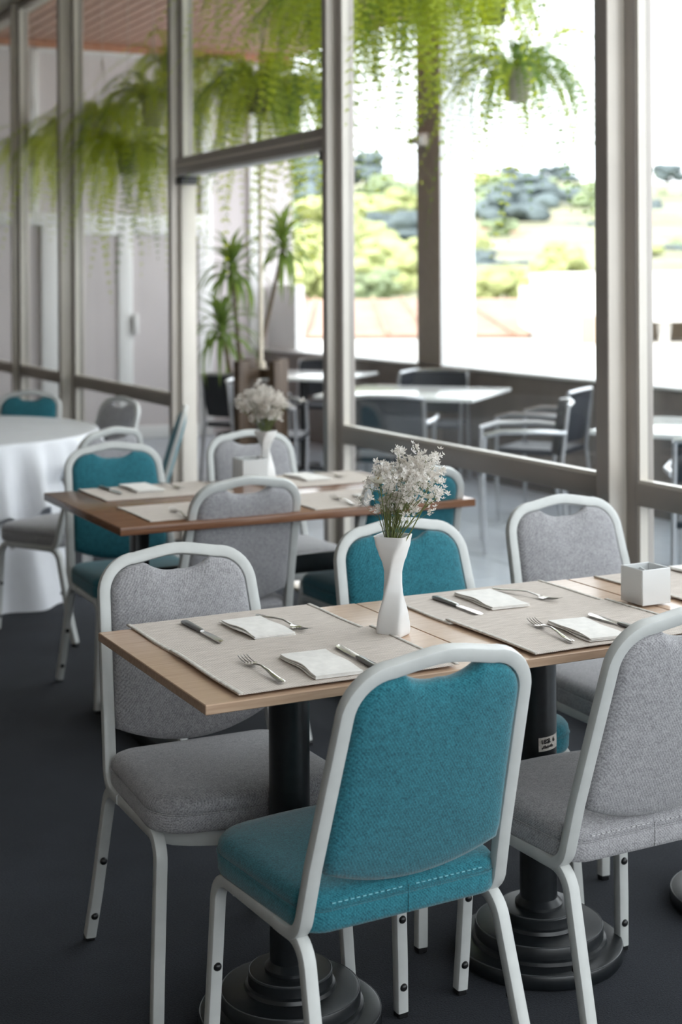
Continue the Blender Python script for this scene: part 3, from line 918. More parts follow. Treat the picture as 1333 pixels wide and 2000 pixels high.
fork(1.672, 4.445, ZA, -5, 'steel fork at the near left of the ' + B_)
napkin(1.79, 4.45, ZA, 0, 'folded white napkin behind the grey chair at the near left of the ' + B_, seed=23)
napkin(2.40, 5.04, ZA, 2, 'folded white napkin beside the small vase', .10, .2, seed=25)
fork(2.50, 5.05, ZA, 190, 'steel fork at the far right of the ' + B_)
fork(2.245, 4.44, ZA, -5, 'steel fork at the near right of the ' + B_)
napkin(2.37, 4.44, ZA, 0, 'folded white napkin at the near right of the ' + B_, seed=27)

# square boxes with a divider
def sachet_box(x, y, z, s, h, label):
    t = thing('sachet_box', label, 'box', (x, y, z), R(0), 'white square table boxes')
    a, w_ = s / 2, .004
    MB().rbox(-a, a, -a, a, 0, .004, .001, 1).build('box_base', 'ceramicgloss', t)
    for (x0, x1, y0, y1) in ((-a, a, -a, -a + w_), (-a, a, a - w_, a), (-a, -a + w_, -a + w_, a - w_), (a - w_, a, -a + w_, a - w_)):
        MB().rbox(x0, x1, y0, y1, .002, h, .0012, 1).build('box_side', 'ceramicgloss', t)
    MB().rbox(-.0015, .0015, -a * 1.0 + w_, a - w_, .004, h - .008, .0005, 1).xform(Matrix.Rotation(R(-20), 4, 'Z')).build('divider', 'ceramicgloss', t)
    return t
sachet_box(2.156, 2.735, Z0 + .004, .080, .080, 'white square open box standing at the seam beside the right window post')
sachet_box(2.185, 5.075, Z0, .10, .085, 'white square open box beside the vase on the dark brown table')

# vases
def vase(x, y, z, h, rot, label):
    t = thing('vase', label, 'vase', (x, y, z), 0, 'white twisted vases')
    rg = []
    n = 64
    prof = [(0, .030), (.06, .0315), (.2, .0290), (.4, .0225), (.55, .0175), (.64, .0165), (.72, .0190), (.82, .0255), (.92, .0325), (1, .0365)]
    def rad(t_):
        for (a, ra), (b, rb) in zip(prof, prof[1:]):
            if t_ <= b: 
                q = (t_ - a) / (b - a); q = q * q * (3 - 2 * q) * .5 + q * .5
                return lerp(ra, rb, q)
        return prof[-1][1]
    def ring(t_, ins=0, zz=None):
        tw = R(rot + 95 * max(0, min(1, (t_ - .1) / .85)) ** 1.3)
        out = []
        for k in range(n):
            a = 2 * math.pi * k / n
            c, s_ = math.cos(a), math.sin(a)
            e = 8.0
            q = (abs(c) ** e + abs(s_) ** e) ** (-1 / e)
            rr_ = (rad(t_) - ins) * q * .92
            out.append((rr_ * math.cos(a + tw), rr_ * math.sin(a + tw), t_ * h if zz is None else zz))
        return out
    rings_ = [ring(0, .003)] + [ring(k / 36) for k in range(37)] + [ring(1, .0022, h), ring(.94, .003), ring(.86, .0035)]
    rings_[1] = ring(0.0, 0, .002)
    MB().rings(rings_).build('vase_body', 'ceramic', t, 50)
    return t
vase(1.500, 2.735, Z0, .208, 35, 'tall white twisted vase on the seam of the front oak tables')
vase(2.250, 5.08, Z0, .182, 20, 'small white twisted vase on the dark brown table')

def floret_cluster(seed, n=9, r=.013):
    rn = random.Random(seed); m = MB()
    for _ in range(n):
        d_ = Vector((rn.gauss(0, 1), rn.gauss(0, 1), rn.gauss(0.2, 1))).normalized() * r * rn.uniform(.3, 1)
        ax = Vector((rn.gauss(0, .7), rn.gauss(0, .7), 1)).normalized()
        q = ax.to_track_quat('Z', 'Y').to_matrix()
        s_ = rn.uniform(.0040, .0062)
        for k in range(5):
            a = 2 * math.pi * k / 5 + rn.uniform(-.2, .2)
            c0, c1 = Vector((math.cos(a - .5), math.sin(a - .5), .35)) * s_ * .7, Vector((math.cos(a + .5), math.sin(a + .5), .35)) * s_ * .7
            tip = Vector((math.cos(a), math.sin(a), .55)) * s_ * 1.15
            b = len(m.v)
            m.add([d_ + q @ Vector((0, 0, 0)), d_ + q @ c0, d_ + q @ tip, d_ + q @ c1], [(0, 1, 2, 3)])
    return m.mesh('floret_cluster', 'petal', 0)
FC = [floret_cluster(40 + k, 9, .0125) for k in range(6)]
FCB = [floret_cluster(60 + k, 14, .016) for k in range(3)]
def bouquet(x, y, z, spread, hgt, nst, label, big, seed, lean=(0, 0), mesh=None):
    t = thing('flower_bouquet', label, 'flowers', (x, y, z), 0, 'dried white bouquets')
    rn = random.Random(seed)
    for k in range(nst):
        a = 2 * math.pi * (k * .618 % 1) + rn.uniform(-.3, .3)
        q = math.sqrt((k + .5) / nst)
        el = q * spread * rn.uniform(.75, 1.05)
        hh = hgt * (1 - .38 * q * q) * rn.uniform(.72, 1.03)
        rx, ry = .018 * q * math.cos(a), .018 * q * math.sin(a)
        tip = Vector((el * math.cos(a) + lean[0] * hh, el * math.sin(a) + lean[1] * hh, hh))
        mid = Vector((rx + .32 * tip.x, ry + .32 * tip.y, hh * .5))
        st = MB()
        P = [Vector((rx * .6, ry * .6, -.06)), Vector((rx, ry, 0)), mid, tip]
        st.tube(P, .0009, 5, [1.3, 1.2, 1, .5])
        ends = [tip]
        for b in range(rn.randint(4, 6)):
            tt = rn.uniform(.3, .95)
            s0 = mid.lerp(tip, tt) if tt > .45 else Vector((rx, ry, 0)).lerp(mid, tt + .3)
            e = s0 + Vector((rn.gauss(0, .020), rn.gauss(0, .020), rn.uniform(.012, .04)))
            st.tube([s0, (s0 + e) / 2 + Vector((0, 0, -.003)), e], .0005, 4)
            ends.append(e)
        for b in range(3):                          # thin dry leaflets low on the stem
            s0 = Vector((rx, ry, 0)).lerp(mid, rn.uniform(.1, .9))
            d_ = Vector((rn.gauss(0, .012), rn.gauss(0, .012), rn.uniform(.01, .025)))
            sd = Vector((-d_.y, d_.x, 0)).normalized() * .0014
            st.add([s0, s0 + d_ * .5 + sd, s0 + d_, s0 + d_ * .5 - sd], [(0, 1, 2, 3)])
        so__ = st.build('stem', 'stem', t, 60)
        for e in ends:
            c = obj('floret_cluster', rn.choice(mesh or FC), t, e)
            c.rotation_euler = (rn.uniform(-.6, .6), rn.uniform(-.6, .6), rn.uniform(0, 6.28))
            k_ = rn.uniform(.75, 1.2); c.scale = (k_, k_, k_)
    for (bx, by, bz, s_) in big:                     # a larger cream blossom
        m = MB()
        for ring_, nn, tilt in ((1, 6, .5), (.75, 5, 1.0), (.5, 4, 1.5)):
            for k in range(nn):
                a = 2 * math.pi * k / nn + ring_
                dx, dy = math.cos(a), math.sin(a)
                px_, py_ = -dy, dx
                rows = []
                for i in range(4):
                    q = i / 3
                    w_ = .45 * s_ * ring_ * math.sin(math.pi * (.15 + .7 * q))
                    rad = s_ * ring_ * q * math.cos(tilt * q); zz = s_ * ring_ * q * math.sin(tilt * q)
                    rows += [(bx + dx * rad - px_ * w_, by + dy * rad - py_ * w_, bz + zz), (bx + dx * rad + px_ * w_, by + dy * rad + py_ * w_, bz + zz)]
                m.add(rows, [(0, 1, 3, 2), (2, 3, 5, 4), (4, 5, 7, 6)])
        bl = m.build('blossom', 'petalw', t, 60)
        MB().ball((bx, by, bz + s_ * .35), s_ * .28, 1).build('blossom_heart', 'pollen', bl)
        MB().tube([(bx * .2, by * .2, -.03), (bx * .7, by * .7, bz * .5), (bx, by, bz)], .0013, 5).build('blossom_stem', 'stem', bl)
    return t
fx, fy = 1.500, 2.735
bouquet(fx, fy, Z0 + .205, (.092), .170, 36, 'dried cream flower bouquet in the tall vase at the front', [(-.052, -.040, .118, .023), (.045, -.072, .085, .014)], 4, (.28, -.14))
bouquet(2.250, 5.08, Z0 + .180, .100, .160, 34, 'fresh white flower bouquet in the vase on the dark brown table', [], 9, (-.10, .05), FCB)

# ------------------------------------------------------------------ terrace furniture
def terrace_table(x, y, rot, a, b, label):
    t = thing('terrace_table', label, 'table', (x, y, 0), R(rot), 'white topped terrace tables')
    MB().rbox(-a, a, -b, b, .725, .75, .006).build('tabletop', 'tablewhite', t)
    MB().lathe([(0, .03), (.035, .03), (.035, .72), (0, .72)], 20).build('column', 'iron', t)
    MB().rbox(-.25, .25, -.035, .035, 0, .03, .006).build('foot', 'iron', t)
    MB().rbox(-.035, .035, -.25, .25, 0, .03, .006).build('foot', 'iron', t)
    return t
terrace_table(4.90, 8.62, 43, .50, .53, 'white topped terrace table seen through the pane right of the doorway')
terrace_table(5.05, 10.65, 40, .45, .45, 'white topped terrace table seen through the doorway')
terrace_table(4.98, 5.83, 30, .44, .44, 'white topped terrace table beyond the far right pane')
tch = [None]
def terrace_chair(x, y, rot, label):
    if tch[0] is None:
        t = thing('terrace_chair', label, 'chair', (0, 0, 0))
        MB().rbox(-.22, .22, -.21, .22, .42, .455, .012).build('seat', 'rattan', t)
        m = MB()
        rg = []
        for z, yy, w_ in ((.50, -.215, .20), (.62, -.235, .215), (.75, -.255, .215), (.80, -.262, .20)):
            rg.append([(u * w_, yy - .03 * (1 - u * u) + dy, z) for dy in (0, .016) for u in ((-1, -.5, 0, .5, 1) if dy == 0 else (1, .5, 0, -.5, -1))])
        m.rings(rg).build('backrest', 'rattan', t, 60)
        for s in (-1, 1):
            MB().tube([(s * .23, .19, 0), (s * .235, .20, .45), (s * .24, .19, .64)], .012, 10).build('leg', 'chrome', t)
            MB().tube([(s * .23, -.27, 0), (s * .225, -.22, .45), (s * .215, -.26, .80)], .012, 10).build('leg', 'chrome', t)
            MB().tube([(s * .24, .20, .64), (s * .265, .10, .665), (s * .265, -.12, .665), (s * .225, -.245, .655)], .015, 10).build('arm', 'chrome', t)
        MB().tube([(-.215, -.26, .80), (-.1, -.295, .812), (.1, -.295, .812), (.215, -.26, .80)], .012, 10).build('top_tube', 'chrome', t)
        tch[0] = t
    else:
        t = copy_tree(tch[0])
    t.location = (x, y, 0); t.rotation_euler = (0, 0, R(rot))
    tag(t, label, 'chair', 'dark terrace armchairs')
for x, y, r_, l in [
    (4.30, 7.85, -35, 'dark terrace armchair with its back to the glass at the middle terrace table'),
    (5.30, 7.75, 35, 'dark terrace armchair on the near right side of the middle terrace table'),
    (4.15, 9.25, -125, 'dark terrace armchair left of the middle terrace table, behind the frame post'),
    (5.52, 9.45, 140, 'dark terrace armchair against the parapet beyond the middle terrace table'),
    (4.62, 6.98, 60, 'dark terrace armchair with bright metal arms beside the broad window post'),
    (4.45, 5.05, -45, 'dark terrace armchair in front of the table beyond the far right pane'),
    (5.50, 5.25, 50, 'dark terrace armchair between the far right terrace table and the parapet'),
    (4.35, 10.15, -60, 'dark terrace armchair in the doorway view, left of the white table'),
    (5.50, 11.35, 140, 'dark terrace armchair by the parapet behind the doorway table'),
    (5.35, 9.98, 40, 'dark terrace armchair between the two far terrace tables')]:
    terrace_chair(x, y, r_, l)
# brown wooden stand with a cream pole
ws = thing('parasol_stand', 'brown wooden post stand holding a thin cream pole outside the doorway', 'stand', (3.93, 8.94, 0), R(10))
for (x, y) in ((-.17, -.02), (.17, .02), (0, -.17), (0.02, .17)):
    MB().rbox(x - .035, x + .035, y - .035, y + .035, 0, .97, .004).build('stand_post', 'brownwood', ws)
for z in (.25, .85):
    MB().rbox(-.16, .16, -.02, .02, z, z + .07, .003).build('stand_rail', 'brownwood', ws)
    MB().rbox(-.02, .02, -.16, .16, z + .005, z + .065, .003).build('stand_rail', 'brownwood', ws)
pl = tag(MB().tube([(0, 0, 0.93), (0, 0, 2.6)], .014, 12).lathe([(0, 2.6), (.02, 2.6), (.02, 2.63), (0, 2.64)], 12).build('slim_pole', 'cream'), 'thin cream pole rising from the brown wooden stand', 'pole')
pl.location = (3.93, 8.94, 0)
MB().lathe([(0, .9), (.03, .9), (.03, .96), (0, .96)], 12).build('pole_socket', 'cream', ws)

# ------------------------------------------------------------------ hanging ferns
def frond(seed, L_, droop, dense):
    rn = random.Random(seed); m = MB()
    n = dense
    pts = []
    for k in range(n + 1):
        t = k / n
        out = L_ * (.95 * t - .42 * t * t)
        z = L_ * (.50 * t - (.50 + droop) * t * t)
        pts.append(Vector((out, .02 * math.sin(3 * t + seed), z)))
    m.tube(pts, .0022, 4, [1 - .7 * k / n for k in range(n + 1)])
    for k in range(2, n + 1):
        t = k / n
        tg = (pts[k] - pts[k - 1]).normalized()
        sd = Vector((0, 1, 0))
        nn = tg.cross(sd)
        ll = .070 * (math.sin(math.pi * min(1, t * 1.02)) ** .6 * .85 + .12) * rn.uniform(.85, 1.1)
        wd = L_ / n * .72
        for s in (-1, 1):
            d_ = (sd * s * .95 + tg * .25 - nn * rn.uniform(-.1, .25)).normalized()
            p = pts[k]
            m.add([p, p + d_ * ll * .45 + tg * wd * .55, p + d_ * ll + tg * wd * .1, p + d_ * ll * .45 - tg * wd * .45], [(0, 1, 2, 3)])
    return m
FR = {'fern': [frond(k, 1, dr, 34).mesh('frond', 'fern', 0) for k, dr in enumerate((.25, .65, 1.0, 1.35, .8, 1.15))],
      'ferndark': [frond(20 + k, 1, dr, 34).mesh('frond', 'ferndark', 0) for k, dr in enumerate((.4, .9, 1.3))]}
def fern(x, y, z, size, nf, dark, label, pot_mat='pot', pr=.095, seed=1, zc=3.70):
    t = thing('hanging_fern', label, 'fern', (x, y, z), 0, 'hanging ferns on the terrace')
    rn = random.Random(seed)
    MB().lathe([(0, -.09), (pr * .68, -.09), (pr * .72, -.085), (pr * .95, .07), (pr * 1.05, .07), (pr * 1.05, .095), (pr * .95, .095), (pr * .9, .06), (0, .055)], 28).build('pot', pot_mat, t)
    cd = MB()
    for k in range(3):
        a = 2 * math.pi * k / 3 + seed
        cd.tube([(pr * math.cos(a), pr * math.sin(a), .09), (0, 0, min(.5, zc - z - .02))], .0025, 5)
    if zc - z > .52: cd.tube([(0, 0, .5), (0, 0, zc - z)], .0025, 5)
    cd.build('hanger_cord', 'cord', t)
    nf = int(nf * 1.5)
    for k in range(nf):
        key = 'ferndark' if rn.random() < dark else 'fern'
        f = obj('frond', rn.choice(FR[key]), t, (0, 0, .07))
        a = 2 * math.pi * (k * .618 % 1) + rn.uniform(-.2, .2)
        q = rn.uniform(.65, 1.1) * size
        f.rotation_euler = (rn.uniform(-.25, .25), rn.uniform(-.75, .25), a)
        f.scale = (q, q * 1.0 if size > .6 else q * 1.15, q)
        f.location = (pr * .5 * math.cos(a), pr * .5 * math.sin(a), .07)
    return t
FERNS = [  # x, y, z, size, fronds, dark share, pot, label
 (3.48, 6.72, 3.02, .78, 56, .10, 'pot', 'bright fern right behind the post right of the doorway, at the top edge'),
 (3.95, 6.75, 3.10, .78, 56, .15, 'pot', 'bright fern at the top edge left of the terrace pillar'),
 (4.56, 6.88, 2.55, .82, 50, .75, 'pot', 'fern in a pale pot hanging lowest, centred in the big pane'),
 (4.47, 6.98, 2.98, .62, 40, .15, 'potdark', 'fern whose pot bottom shows at the top edge above the lowest fern'),
 (3.62, 6.30, 2.98, .80, 64, .12, 'potdark', 'big yellow-green fern filling the top left of the big pane'),
 (3.72, 7.60, 2.96, .80, 60, .30, 'potdark', 'dark-centred fern hanging behind the post right of the doorway'),
 (3.74, 8.55, 2.62, .85, 66, .35, 'potdark', 'large fern in a dark pot filling the fixed light above the doorway'),
 (4.05, 8.75, 2.62, .80, 56, .30, 'potdark', 'second large fern above the doorway, half behind the first'),
 (3.42, 9.55, 2.62, .75, 56, .15, 'pot', 'fern in a grey pot in the pane left of the doorway'),
 (3.30, 9.72, 2.30, .70, 54, .10, 'pot', 'lower fern trailing longest in the pane left of the doorway'),
 (3.32, 10.35, 2.58, .70, 50, .25, 'pot', 'fern behind the next post left of the doorway pane'),
 (3.42, 11.40, 2.60, .72, 50, .10, 'pot', 'fern hanging in the narrow second pane from the left'),
 (3.40, 12.50, 2.55, .65, 44, .10, 'pot', 'fern hanging in the leftmost pane'),
 (4.396, 6.05, 3.12, .50, 26, .10, 'pot', 'fern above the frame whose tip drops beside the broad window post'),
 (3.52, 4.36, 2.80, .74, 5, 1.0, 'pot', 'fern dropping a single grey-green frond beyond the far right pane'),  # all fronds dark: their shade is put into the leaf colour
 (4.15, 7.25, 3.12, .72, 46, .05, 'pot', 'pale yellow fern trailing in front of the terrace pillar'),
 (3.50, 8.02, 3.28, .60, 44, .20, 'potdark', 'fern close under the wood ceiling above the doorway'),
 (3.70, 9.95, 2.95, .60, 42, .20, 'pot', 'small upright fern near the terrace ceiling in the pane left of the doorway'),
]
for i, (x, y, z, s_, nf, dk, pot, l) in enumerate(FERNS):
    fern(x, y, z, s_, nf, dk, l, pot, .09, 100 + i)

# dracaena in the terrace corner
dr = thing('dracaena', 'spiky potted dracaena with three leafy heads outside the doorway', 'plant', (4.25, 9.95, 0))
MB().lathe([(0, 0), (.15, 0), (.19, .36), (.205, .36), (.205, .39), (.18, .39), (.17, .34), (0, .34)], 32).build('pot', 'potdark', dr)
def blade_mesh(L_, droop):
    m = MB(); n = 8; rows = []
    for k in range(n + 1):
        t = k / n
        w_ = .019 * math.sin(math.pi * (.12 + .88 * t) ** .8) + .0008
        x = L_ * (t - .25 * t * t); z = L_ * (.5 * t - (.5 + droop) * t * t)
        rows += [(x, -w_, z + .004), (x, 0, z), (x, w_, z + .004)]
    fs = []
    for k in range(n):
        b = 3 * k
        fs += [(b, b + 1, b + 4, b + 3), (b + 1, b + 2, b + 5, b + 4)]
    return m.add(rows, fs).mesh('leaf', 'drac', 60)
BL = [blade_mesh(.42, q) for q in (.0, .25, .55)]
for hx, hy, hz in ((-.06, .10, 1.56), (.26, -.10, 1.72), (-.16, .05, 1.12)):
    MB().tube([(0.02, 0, .33), (hx * .3, hy * .3, hz * .5), (hx, hy, hz)], .018, 10, [1.2, 1, .8]).build('stem', 'bark', dr)
    for k in range(52):
        o = obj('leaf', rnd.choice(BL), dr, (hx, hy, hz - .05 + .002 * k))
        o.rotation_euler = (0, -R(lerp(-45, 62, k / 51)), k * 2.4)

# ------------------------------------------------------------------ landscape beyond the parapet
def hill_z(d, l):
    pts = [(0, -7), (48, -7), (62, -3.2), (90, -1.6), (120, .9), (155, 3.3), (200, 6.8), (240, 11), (300, 19.5), (360, 24.5), (420, 27.5), (700, 30)]
    for (a, za), (b, zb) in zip(pts, pts[1:]):
        if d <= b:
            return lerp(za, zb, (d - a) / (b - a)) + .5 * math.sin(l * .06) + .4 * math.sin(d * .09 + l * .03)
    return 30
hv, hf = [], []
ds = [8, 30, 48, 62, 75, 90, 105, 120, 140, 155, 175, 200, 220, 240, 270, 300, 330, 360, 420, 520, 700]
ls = [-420 + 20 * k for k in range(43)]
for d_ in ds:
    for l in ls:
        p = fw * d_ + r0 * (l * (0.35 + d_ / 500))
        hv.append((p.x, p.y, hill_z(d_, l)))
for i in range(len(ds) - 1):
    for j in range(len(ls) - 1):
        a = i * len(ls) + j
        hf.append((a, a + 1, a + 1 + len(ls), a + len(ls)))
struct('ground_hillside', MB().add(hv, hf), 'hill', 80)

def crown_mesh(seed, mat):
    rn = random.Random(seed); m = MB()
    for k in range(17):
        a = rn.uniform(0, 6.28); q = rn.uniform(0, 1) ** .6; z = rn.uniform(.28, .9)
        rad = .36 * math.sin(math.pi * min(1, max(.1, (z - .12) / .95))) + .06
        m.ball((q * rad * math.cos(a), q * rad * math.sin(a), z), rn.uniform(.12, .22), 2, (1, 1, .85), .16, rn)
    return m.mesh('crown', mat, 0)
CR = {k: [crown_mesh(70 + 5 * i + j, n) for j in range(4)] for i, (k, n) in enumerate((('y', 'treey'), ('g', 'treeg'), ('d', 'treed')))}
TRK = MB().tube([(0, 0, -.25), (.01, 0, .2), (0, .01, .5)], .035, 7, [1.3, 1, .6]).mesh('trunk', 'bark')
TL = {'y': ('sunlit yellow-green tree on the slope beyond the parapet', 'yellow-green trees on the slope'),
      'g': ('mid-green rounded tree on the hillside beyond the parapet', 'mid-green hillside trees'),
      'd': ('dark blue-green hazy tree on the hillside beyond the parapet', 'dark hillside trees')}
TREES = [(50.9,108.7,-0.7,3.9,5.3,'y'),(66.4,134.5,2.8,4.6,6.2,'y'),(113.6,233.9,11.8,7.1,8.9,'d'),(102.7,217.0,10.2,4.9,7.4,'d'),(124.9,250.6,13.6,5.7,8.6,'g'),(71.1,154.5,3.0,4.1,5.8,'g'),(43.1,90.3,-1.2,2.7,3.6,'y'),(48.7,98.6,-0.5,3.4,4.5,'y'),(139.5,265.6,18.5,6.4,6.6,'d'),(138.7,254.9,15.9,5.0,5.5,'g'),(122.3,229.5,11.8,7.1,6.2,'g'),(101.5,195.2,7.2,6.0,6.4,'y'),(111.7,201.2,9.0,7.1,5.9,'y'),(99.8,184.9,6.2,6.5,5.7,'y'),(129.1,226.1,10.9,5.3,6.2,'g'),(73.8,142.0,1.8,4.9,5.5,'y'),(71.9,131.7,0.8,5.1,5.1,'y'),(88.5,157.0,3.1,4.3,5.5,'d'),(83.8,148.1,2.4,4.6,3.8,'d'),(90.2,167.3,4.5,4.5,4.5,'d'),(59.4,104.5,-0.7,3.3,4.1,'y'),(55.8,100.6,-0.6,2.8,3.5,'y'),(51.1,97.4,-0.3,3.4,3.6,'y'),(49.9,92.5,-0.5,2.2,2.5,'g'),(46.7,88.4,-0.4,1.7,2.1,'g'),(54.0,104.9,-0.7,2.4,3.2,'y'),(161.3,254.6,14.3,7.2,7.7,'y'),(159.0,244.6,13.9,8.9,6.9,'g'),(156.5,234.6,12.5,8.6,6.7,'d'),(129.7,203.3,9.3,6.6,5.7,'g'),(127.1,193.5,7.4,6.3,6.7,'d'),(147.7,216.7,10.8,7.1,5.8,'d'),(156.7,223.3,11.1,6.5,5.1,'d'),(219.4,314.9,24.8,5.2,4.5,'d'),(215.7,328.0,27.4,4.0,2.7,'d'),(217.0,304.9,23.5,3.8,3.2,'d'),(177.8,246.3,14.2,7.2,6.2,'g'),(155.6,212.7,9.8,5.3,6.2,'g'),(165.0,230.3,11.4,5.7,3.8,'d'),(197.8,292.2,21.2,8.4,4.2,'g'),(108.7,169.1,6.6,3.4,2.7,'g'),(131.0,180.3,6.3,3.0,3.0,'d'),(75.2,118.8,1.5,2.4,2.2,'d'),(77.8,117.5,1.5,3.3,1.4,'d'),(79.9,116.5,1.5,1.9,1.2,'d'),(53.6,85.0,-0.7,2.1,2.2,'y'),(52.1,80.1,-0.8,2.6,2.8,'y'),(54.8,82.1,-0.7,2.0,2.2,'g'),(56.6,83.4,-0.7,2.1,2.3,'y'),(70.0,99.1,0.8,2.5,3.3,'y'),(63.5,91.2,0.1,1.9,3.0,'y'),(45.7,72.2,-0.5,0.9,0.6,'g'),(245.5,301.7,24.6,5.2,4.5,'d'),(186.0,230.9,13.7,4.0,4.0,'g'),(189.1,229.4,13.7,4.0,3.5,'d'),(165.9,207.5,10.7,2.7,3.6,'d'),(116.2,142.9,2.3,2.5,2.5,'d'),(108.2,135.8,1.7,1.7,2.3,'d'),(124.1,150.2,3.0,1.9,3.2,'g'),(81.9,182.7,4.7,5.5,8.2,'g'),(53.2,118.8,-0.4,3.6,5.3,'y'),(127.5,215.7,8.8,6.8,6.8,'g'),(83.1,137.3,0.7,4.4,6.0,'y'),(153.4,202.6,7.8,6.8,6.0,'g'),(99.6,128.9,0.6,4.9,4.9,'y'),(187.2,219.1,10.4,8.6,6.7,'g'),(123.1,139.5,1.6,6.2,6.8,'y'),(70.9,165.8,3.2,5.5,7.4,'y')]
ORD = 'first second third fourth fifth sixth seventh eighth ninth tenth eleventh twelfth thirteenth fourteenth'.split()
def bearing(x, y):
    p = Vector((x, y, 0)); return 666.5 + 2926.3 * p.dot(r0) / p.dot(fw)
def region(b):
    for lim, nm in ((655, 'through the doorway'), (838, 'between doorway post and terrace pillar'), (935, 'behind the terrace pillar'), (1165, 'between terrace pillar and broad post'), (1255, 'behind the broad post'), (1e9, 'in the far right pane')):
        if b < lim: return nm
def place_labels(items, what):
    out, seen = {}, {}
    for i, it in sorted(enumerate(items), key=lambda q: bearing(q[1][0], q[1][1])):
        key = (it[5], region(bearing(it[0], it[1])))
        seen.setdefault(key, []).append(i)
    for (k, rg), ids in seen.items():
        for n, i in enumerate(ids):
            out[i] = '%s %s, %s' % (what[k], rg, 'the only one' if len(ids) == 1 else ORD[n] + ' from left')
    return out
TLB = place_labels(TREES, {'y': 'sunlit yellow-green hillside tree', 'g': 'mid-green hillside tree', 'd': 'dark blue-green hillside tree'})
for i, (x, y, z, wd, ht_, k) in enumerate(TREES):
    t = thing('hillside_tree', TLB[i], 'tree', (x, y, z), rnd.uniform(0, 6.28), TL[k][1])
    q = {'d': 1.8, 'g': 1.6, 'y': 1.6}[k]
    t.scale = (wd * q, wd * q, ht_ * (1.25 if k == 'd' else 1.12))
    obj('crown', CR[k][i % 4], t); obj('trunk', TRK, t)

HOUSES = [(113.8,177.8,4.7,4.3,4.3,1),(113.9,172.1,4.3,3.9,3.9,1),(136.7,199.8,7.2,6.6,4.1,1),(114.2,166.4,3.8,4.1,3.4,0),(146.6,206.0,7.0,6.0,3.4,1),(131.0,180.3,4.8,3.8,3.4,0),(115.2,182.7,5.2,2.9,2.9,1),(111.4,156.6,3.1,4.5,2.3,0),(153.9,191.1,7.5,5.7,4.1,1),(143.1,174.2,5.5,3.8,3.0,0),(134.0,167.6,4.6,2.9,2.9,1),(105.0,159.8,3.4,4.5,1.6,0),(63.1,113.8,1.7,1.3,0.9,0),(169.5,205.7,8.9,3.6,3.1,1)]
HLB = place_labels(HOUSES, {1: 'white hillside house with terracotta roof', 0: 'flat-roofed white hillside house'})
for i, (x, y, z, wd, ht_, rf) in enumerate(HOUSES):
    t = thing('hillside_house', HLB[i], 'house', (x, y, z), -YAW + rnd.uniform(-.35, .35),
              'roofed hillside houses' if rf else 'flat hillside houses')
    hw_ = ht_ * (.68 if rf else .95)
    MB().box(-wd / 2, wd / 2, -wd * .35, wd * .35, -3, hw_).build('house_wall', 'housewhite', t, 0)
    if rf:
        a, b = wd / 2 + .25, wd * .35 + .25
        MB().add([(-a, -b, hw_), (a, -b, hw_), (a, b, hw_), (-a, b, hw_), (-a * .75, 0, ht_), (a * .75, 0, ht_)], [(0, 1, 5, 4), (2, 3, 4, 5), (1, 2, 5), (3, 0, 4), (0, 3, 2, 1)]).build('roof', 'roof', t, 0)
    else:
        MB().box(-wd / 2 - .1, wd / 2 + .1, -wd * .35 - .1, wd * .35 + .1, hw_, hw_ + .15).build('roof', 'concrete', t, 0)
    for k in (-.28, .05, .3):
        MB().box(wd * k - wd * .05, wd * k + wd * .05, -wd * .35 - .03, -wd * .35 + .02, hw_ * .4, hw_ * .75).build('window', 'window', t, 0)

# neighbouring roofs and the white building just beyond the parapet
def at(d_, l, z): 
    p = fw * d_ + r0 * l
    return (p.x, p.y, z)
sl_ = tag(MB().add([at(19, -3, -.05), at(19, 16, -.05), at(31.9, 18, .22), at(31.9, -4, .22), at(19, -3, -.45), at(19, 16, -.45), at(31.9, 18, -.45), at(31.9, -4, -.45)],
   [(0, 1, 2, 3), (7, 6, 5, 4), (0, 4, 5, 1), (1, 5, 6, 2), (2, 6, 7, 3), (3, 7, 4, 0)]).build('flat_roof', 'concrete', None, 0), 'sunlit pale concrete roof just beyond the parapet', 'roof')
MB().add([at(19.5, -2, -8), at(19.5, 15, -8), at(31.5, 17, -8), at(31.5, -3, -8), at(19.5, -2, -.45), at(19.5, 15, -.45), at(31.5, 17, -.45), at(31.5, -3, -.45)],
   [(0, 1, 5, 4), (1, 2, 6, 5), (2, 3, 7, 6), (3, 0, 4, 7)]).build('building_wall', 'housewhite', sl_, 0)
nr = thing('neighbour_building', 'low building with a broad terracotta roof below the trees', 'building')
MB().add([at(32, -4.5, .30), at(32, 4.0, .30), at(47, 6.6, .88), at(47, -1.2, .88), at(41, -3.9, .45), at(32, -4.5, .25), at(32, 4.0, .25), at(47, 6.6, .6), at(47, -1.2, .6), at(41, -3.9, .2)],
   [(0, 1, 2, 3, 4), (9, 8, 7, 6, 5), (0, 5, 6, 1), (1, 6, 7, 2), (2, 7, 8, 3), (3, 8, 9, 4), (4, 9, 5, 0)]).build('roof', 'roof', nr, 0)
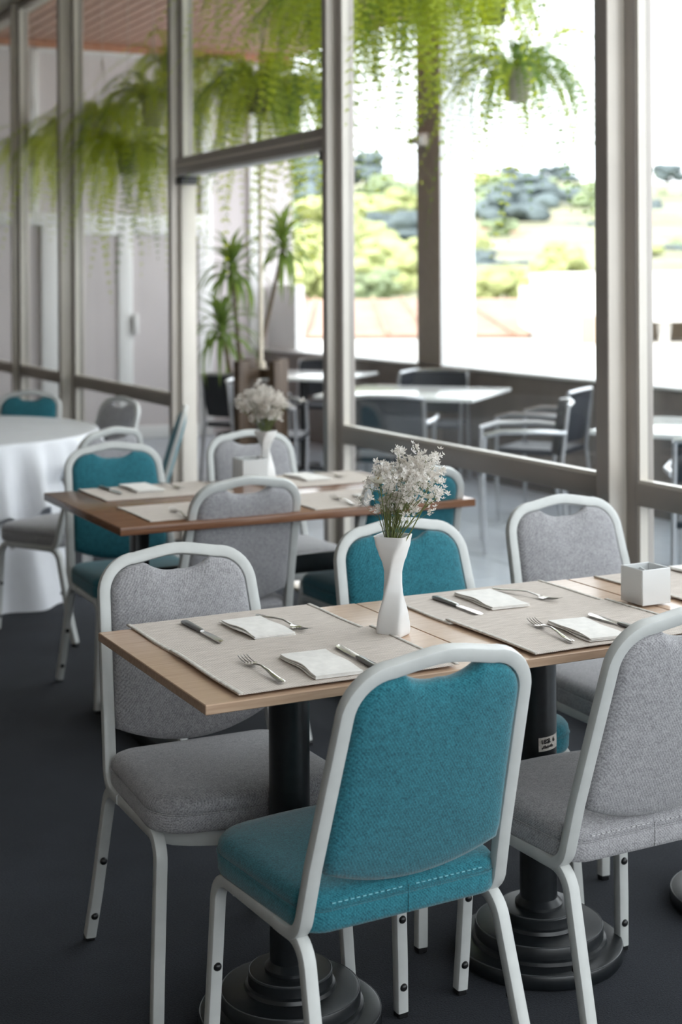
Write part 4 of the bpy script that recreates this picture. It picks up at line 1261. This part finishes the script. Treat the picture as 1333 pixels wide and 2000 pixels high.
MB().add([at(33, -3.9, -8), at(33, 4, -8), at(46, 4.4, -8), at(46, -1, -8), at(33, -3.9, .2), at(33, 4, .2), at(46, 4.4, .2), at(46, -1, .2)],
   [(0, 1, 5, 4), (1, 2, 6, 5), (2, 3, 7, 6), (3, 0, 4, 7)]).build('building_wall', 'housewhite', nr, 0)
ridge = MB()
for k in range(10):
    ridge.tube([at(32.05, -4.4 + .9 * k, .34), at(46.9, max(-1.1, -4.4 + .9 * k), .92)], .05, 6)
ridge.build('roof_ribs', 'roof', nr)
cov = tag(MB().add([at(25.8, 2.45, 0), at(25.8, 3.5, 0), at(27.4, 3.75, 0), at(27.4, 2.6, 0), at(25.8, 2.45, .10), at(25.8, 3.5, .10), at(27.4, 3.75, .12), at(27.4, 2.6, .12)],
   [(0, 1, 5, 4), (1, 2, 6, 5), (2, 3, 7, 6), (3, 0, 4, 7), (4, 5, 6, 7), (3, 2, 1, 0)]).build('roof_cover', 'turq', None, 0), 'low turquoise cover lying on the pale concrete roof', 'cover')
wbld = thing('white_building', 'tall white building with an open loggia at the far right', 'building', at(30, 0, 0), -YAW)
# local x = sideways, y = away
MB().box(4.55, 14, 4.9, 6, -8, 1.62).box(4.55, 14, 0, 6, -8, -.55).box(4.55, 5.15, 0, 4.9, -.55, 1.62).box(5.15, 14, 0, 4.9, .62, 1.62).box(4.15, 4.6, .3, 4.9, -8, 1.3).build('building_wall', 'housewhite', wbld, 0)
MB().box(5.15, 14, 1.6, 4.9, -.55, .62).build('loggia_wall', 'beige', wbld, 0)
MB().rbox(4.80, 5.10, -.03, .02, -.45, .75, .01).build('tall_window', 'beige', wbld)
for k in range(6):
    MB().lathe([(.14, -.5), (.14, -.45), (.09, -.4), (.11, .3), (.14, .5), (.14, .62)], 12, (6.55 + 1.35 * k, .35)).build('loggia_column', 'housewhite', wbld)
MB().box(5.15, 14, .15, .3, -.12, .0).build('balcony_rail', 'housewhite', wbld, 0)
MB().box(5.15, 14, .12, .34, -.55, -.50).build('balcony_rail', 'housewhite', wbld, 0)
for k in range(30):
    MB().lathe([(.05, -.5), (.08, -.35), (.04, -.2), (.06, -.12)], 8, (5.4 + .28 * k, .22)).build('baluster', 'housewhite', wbld)
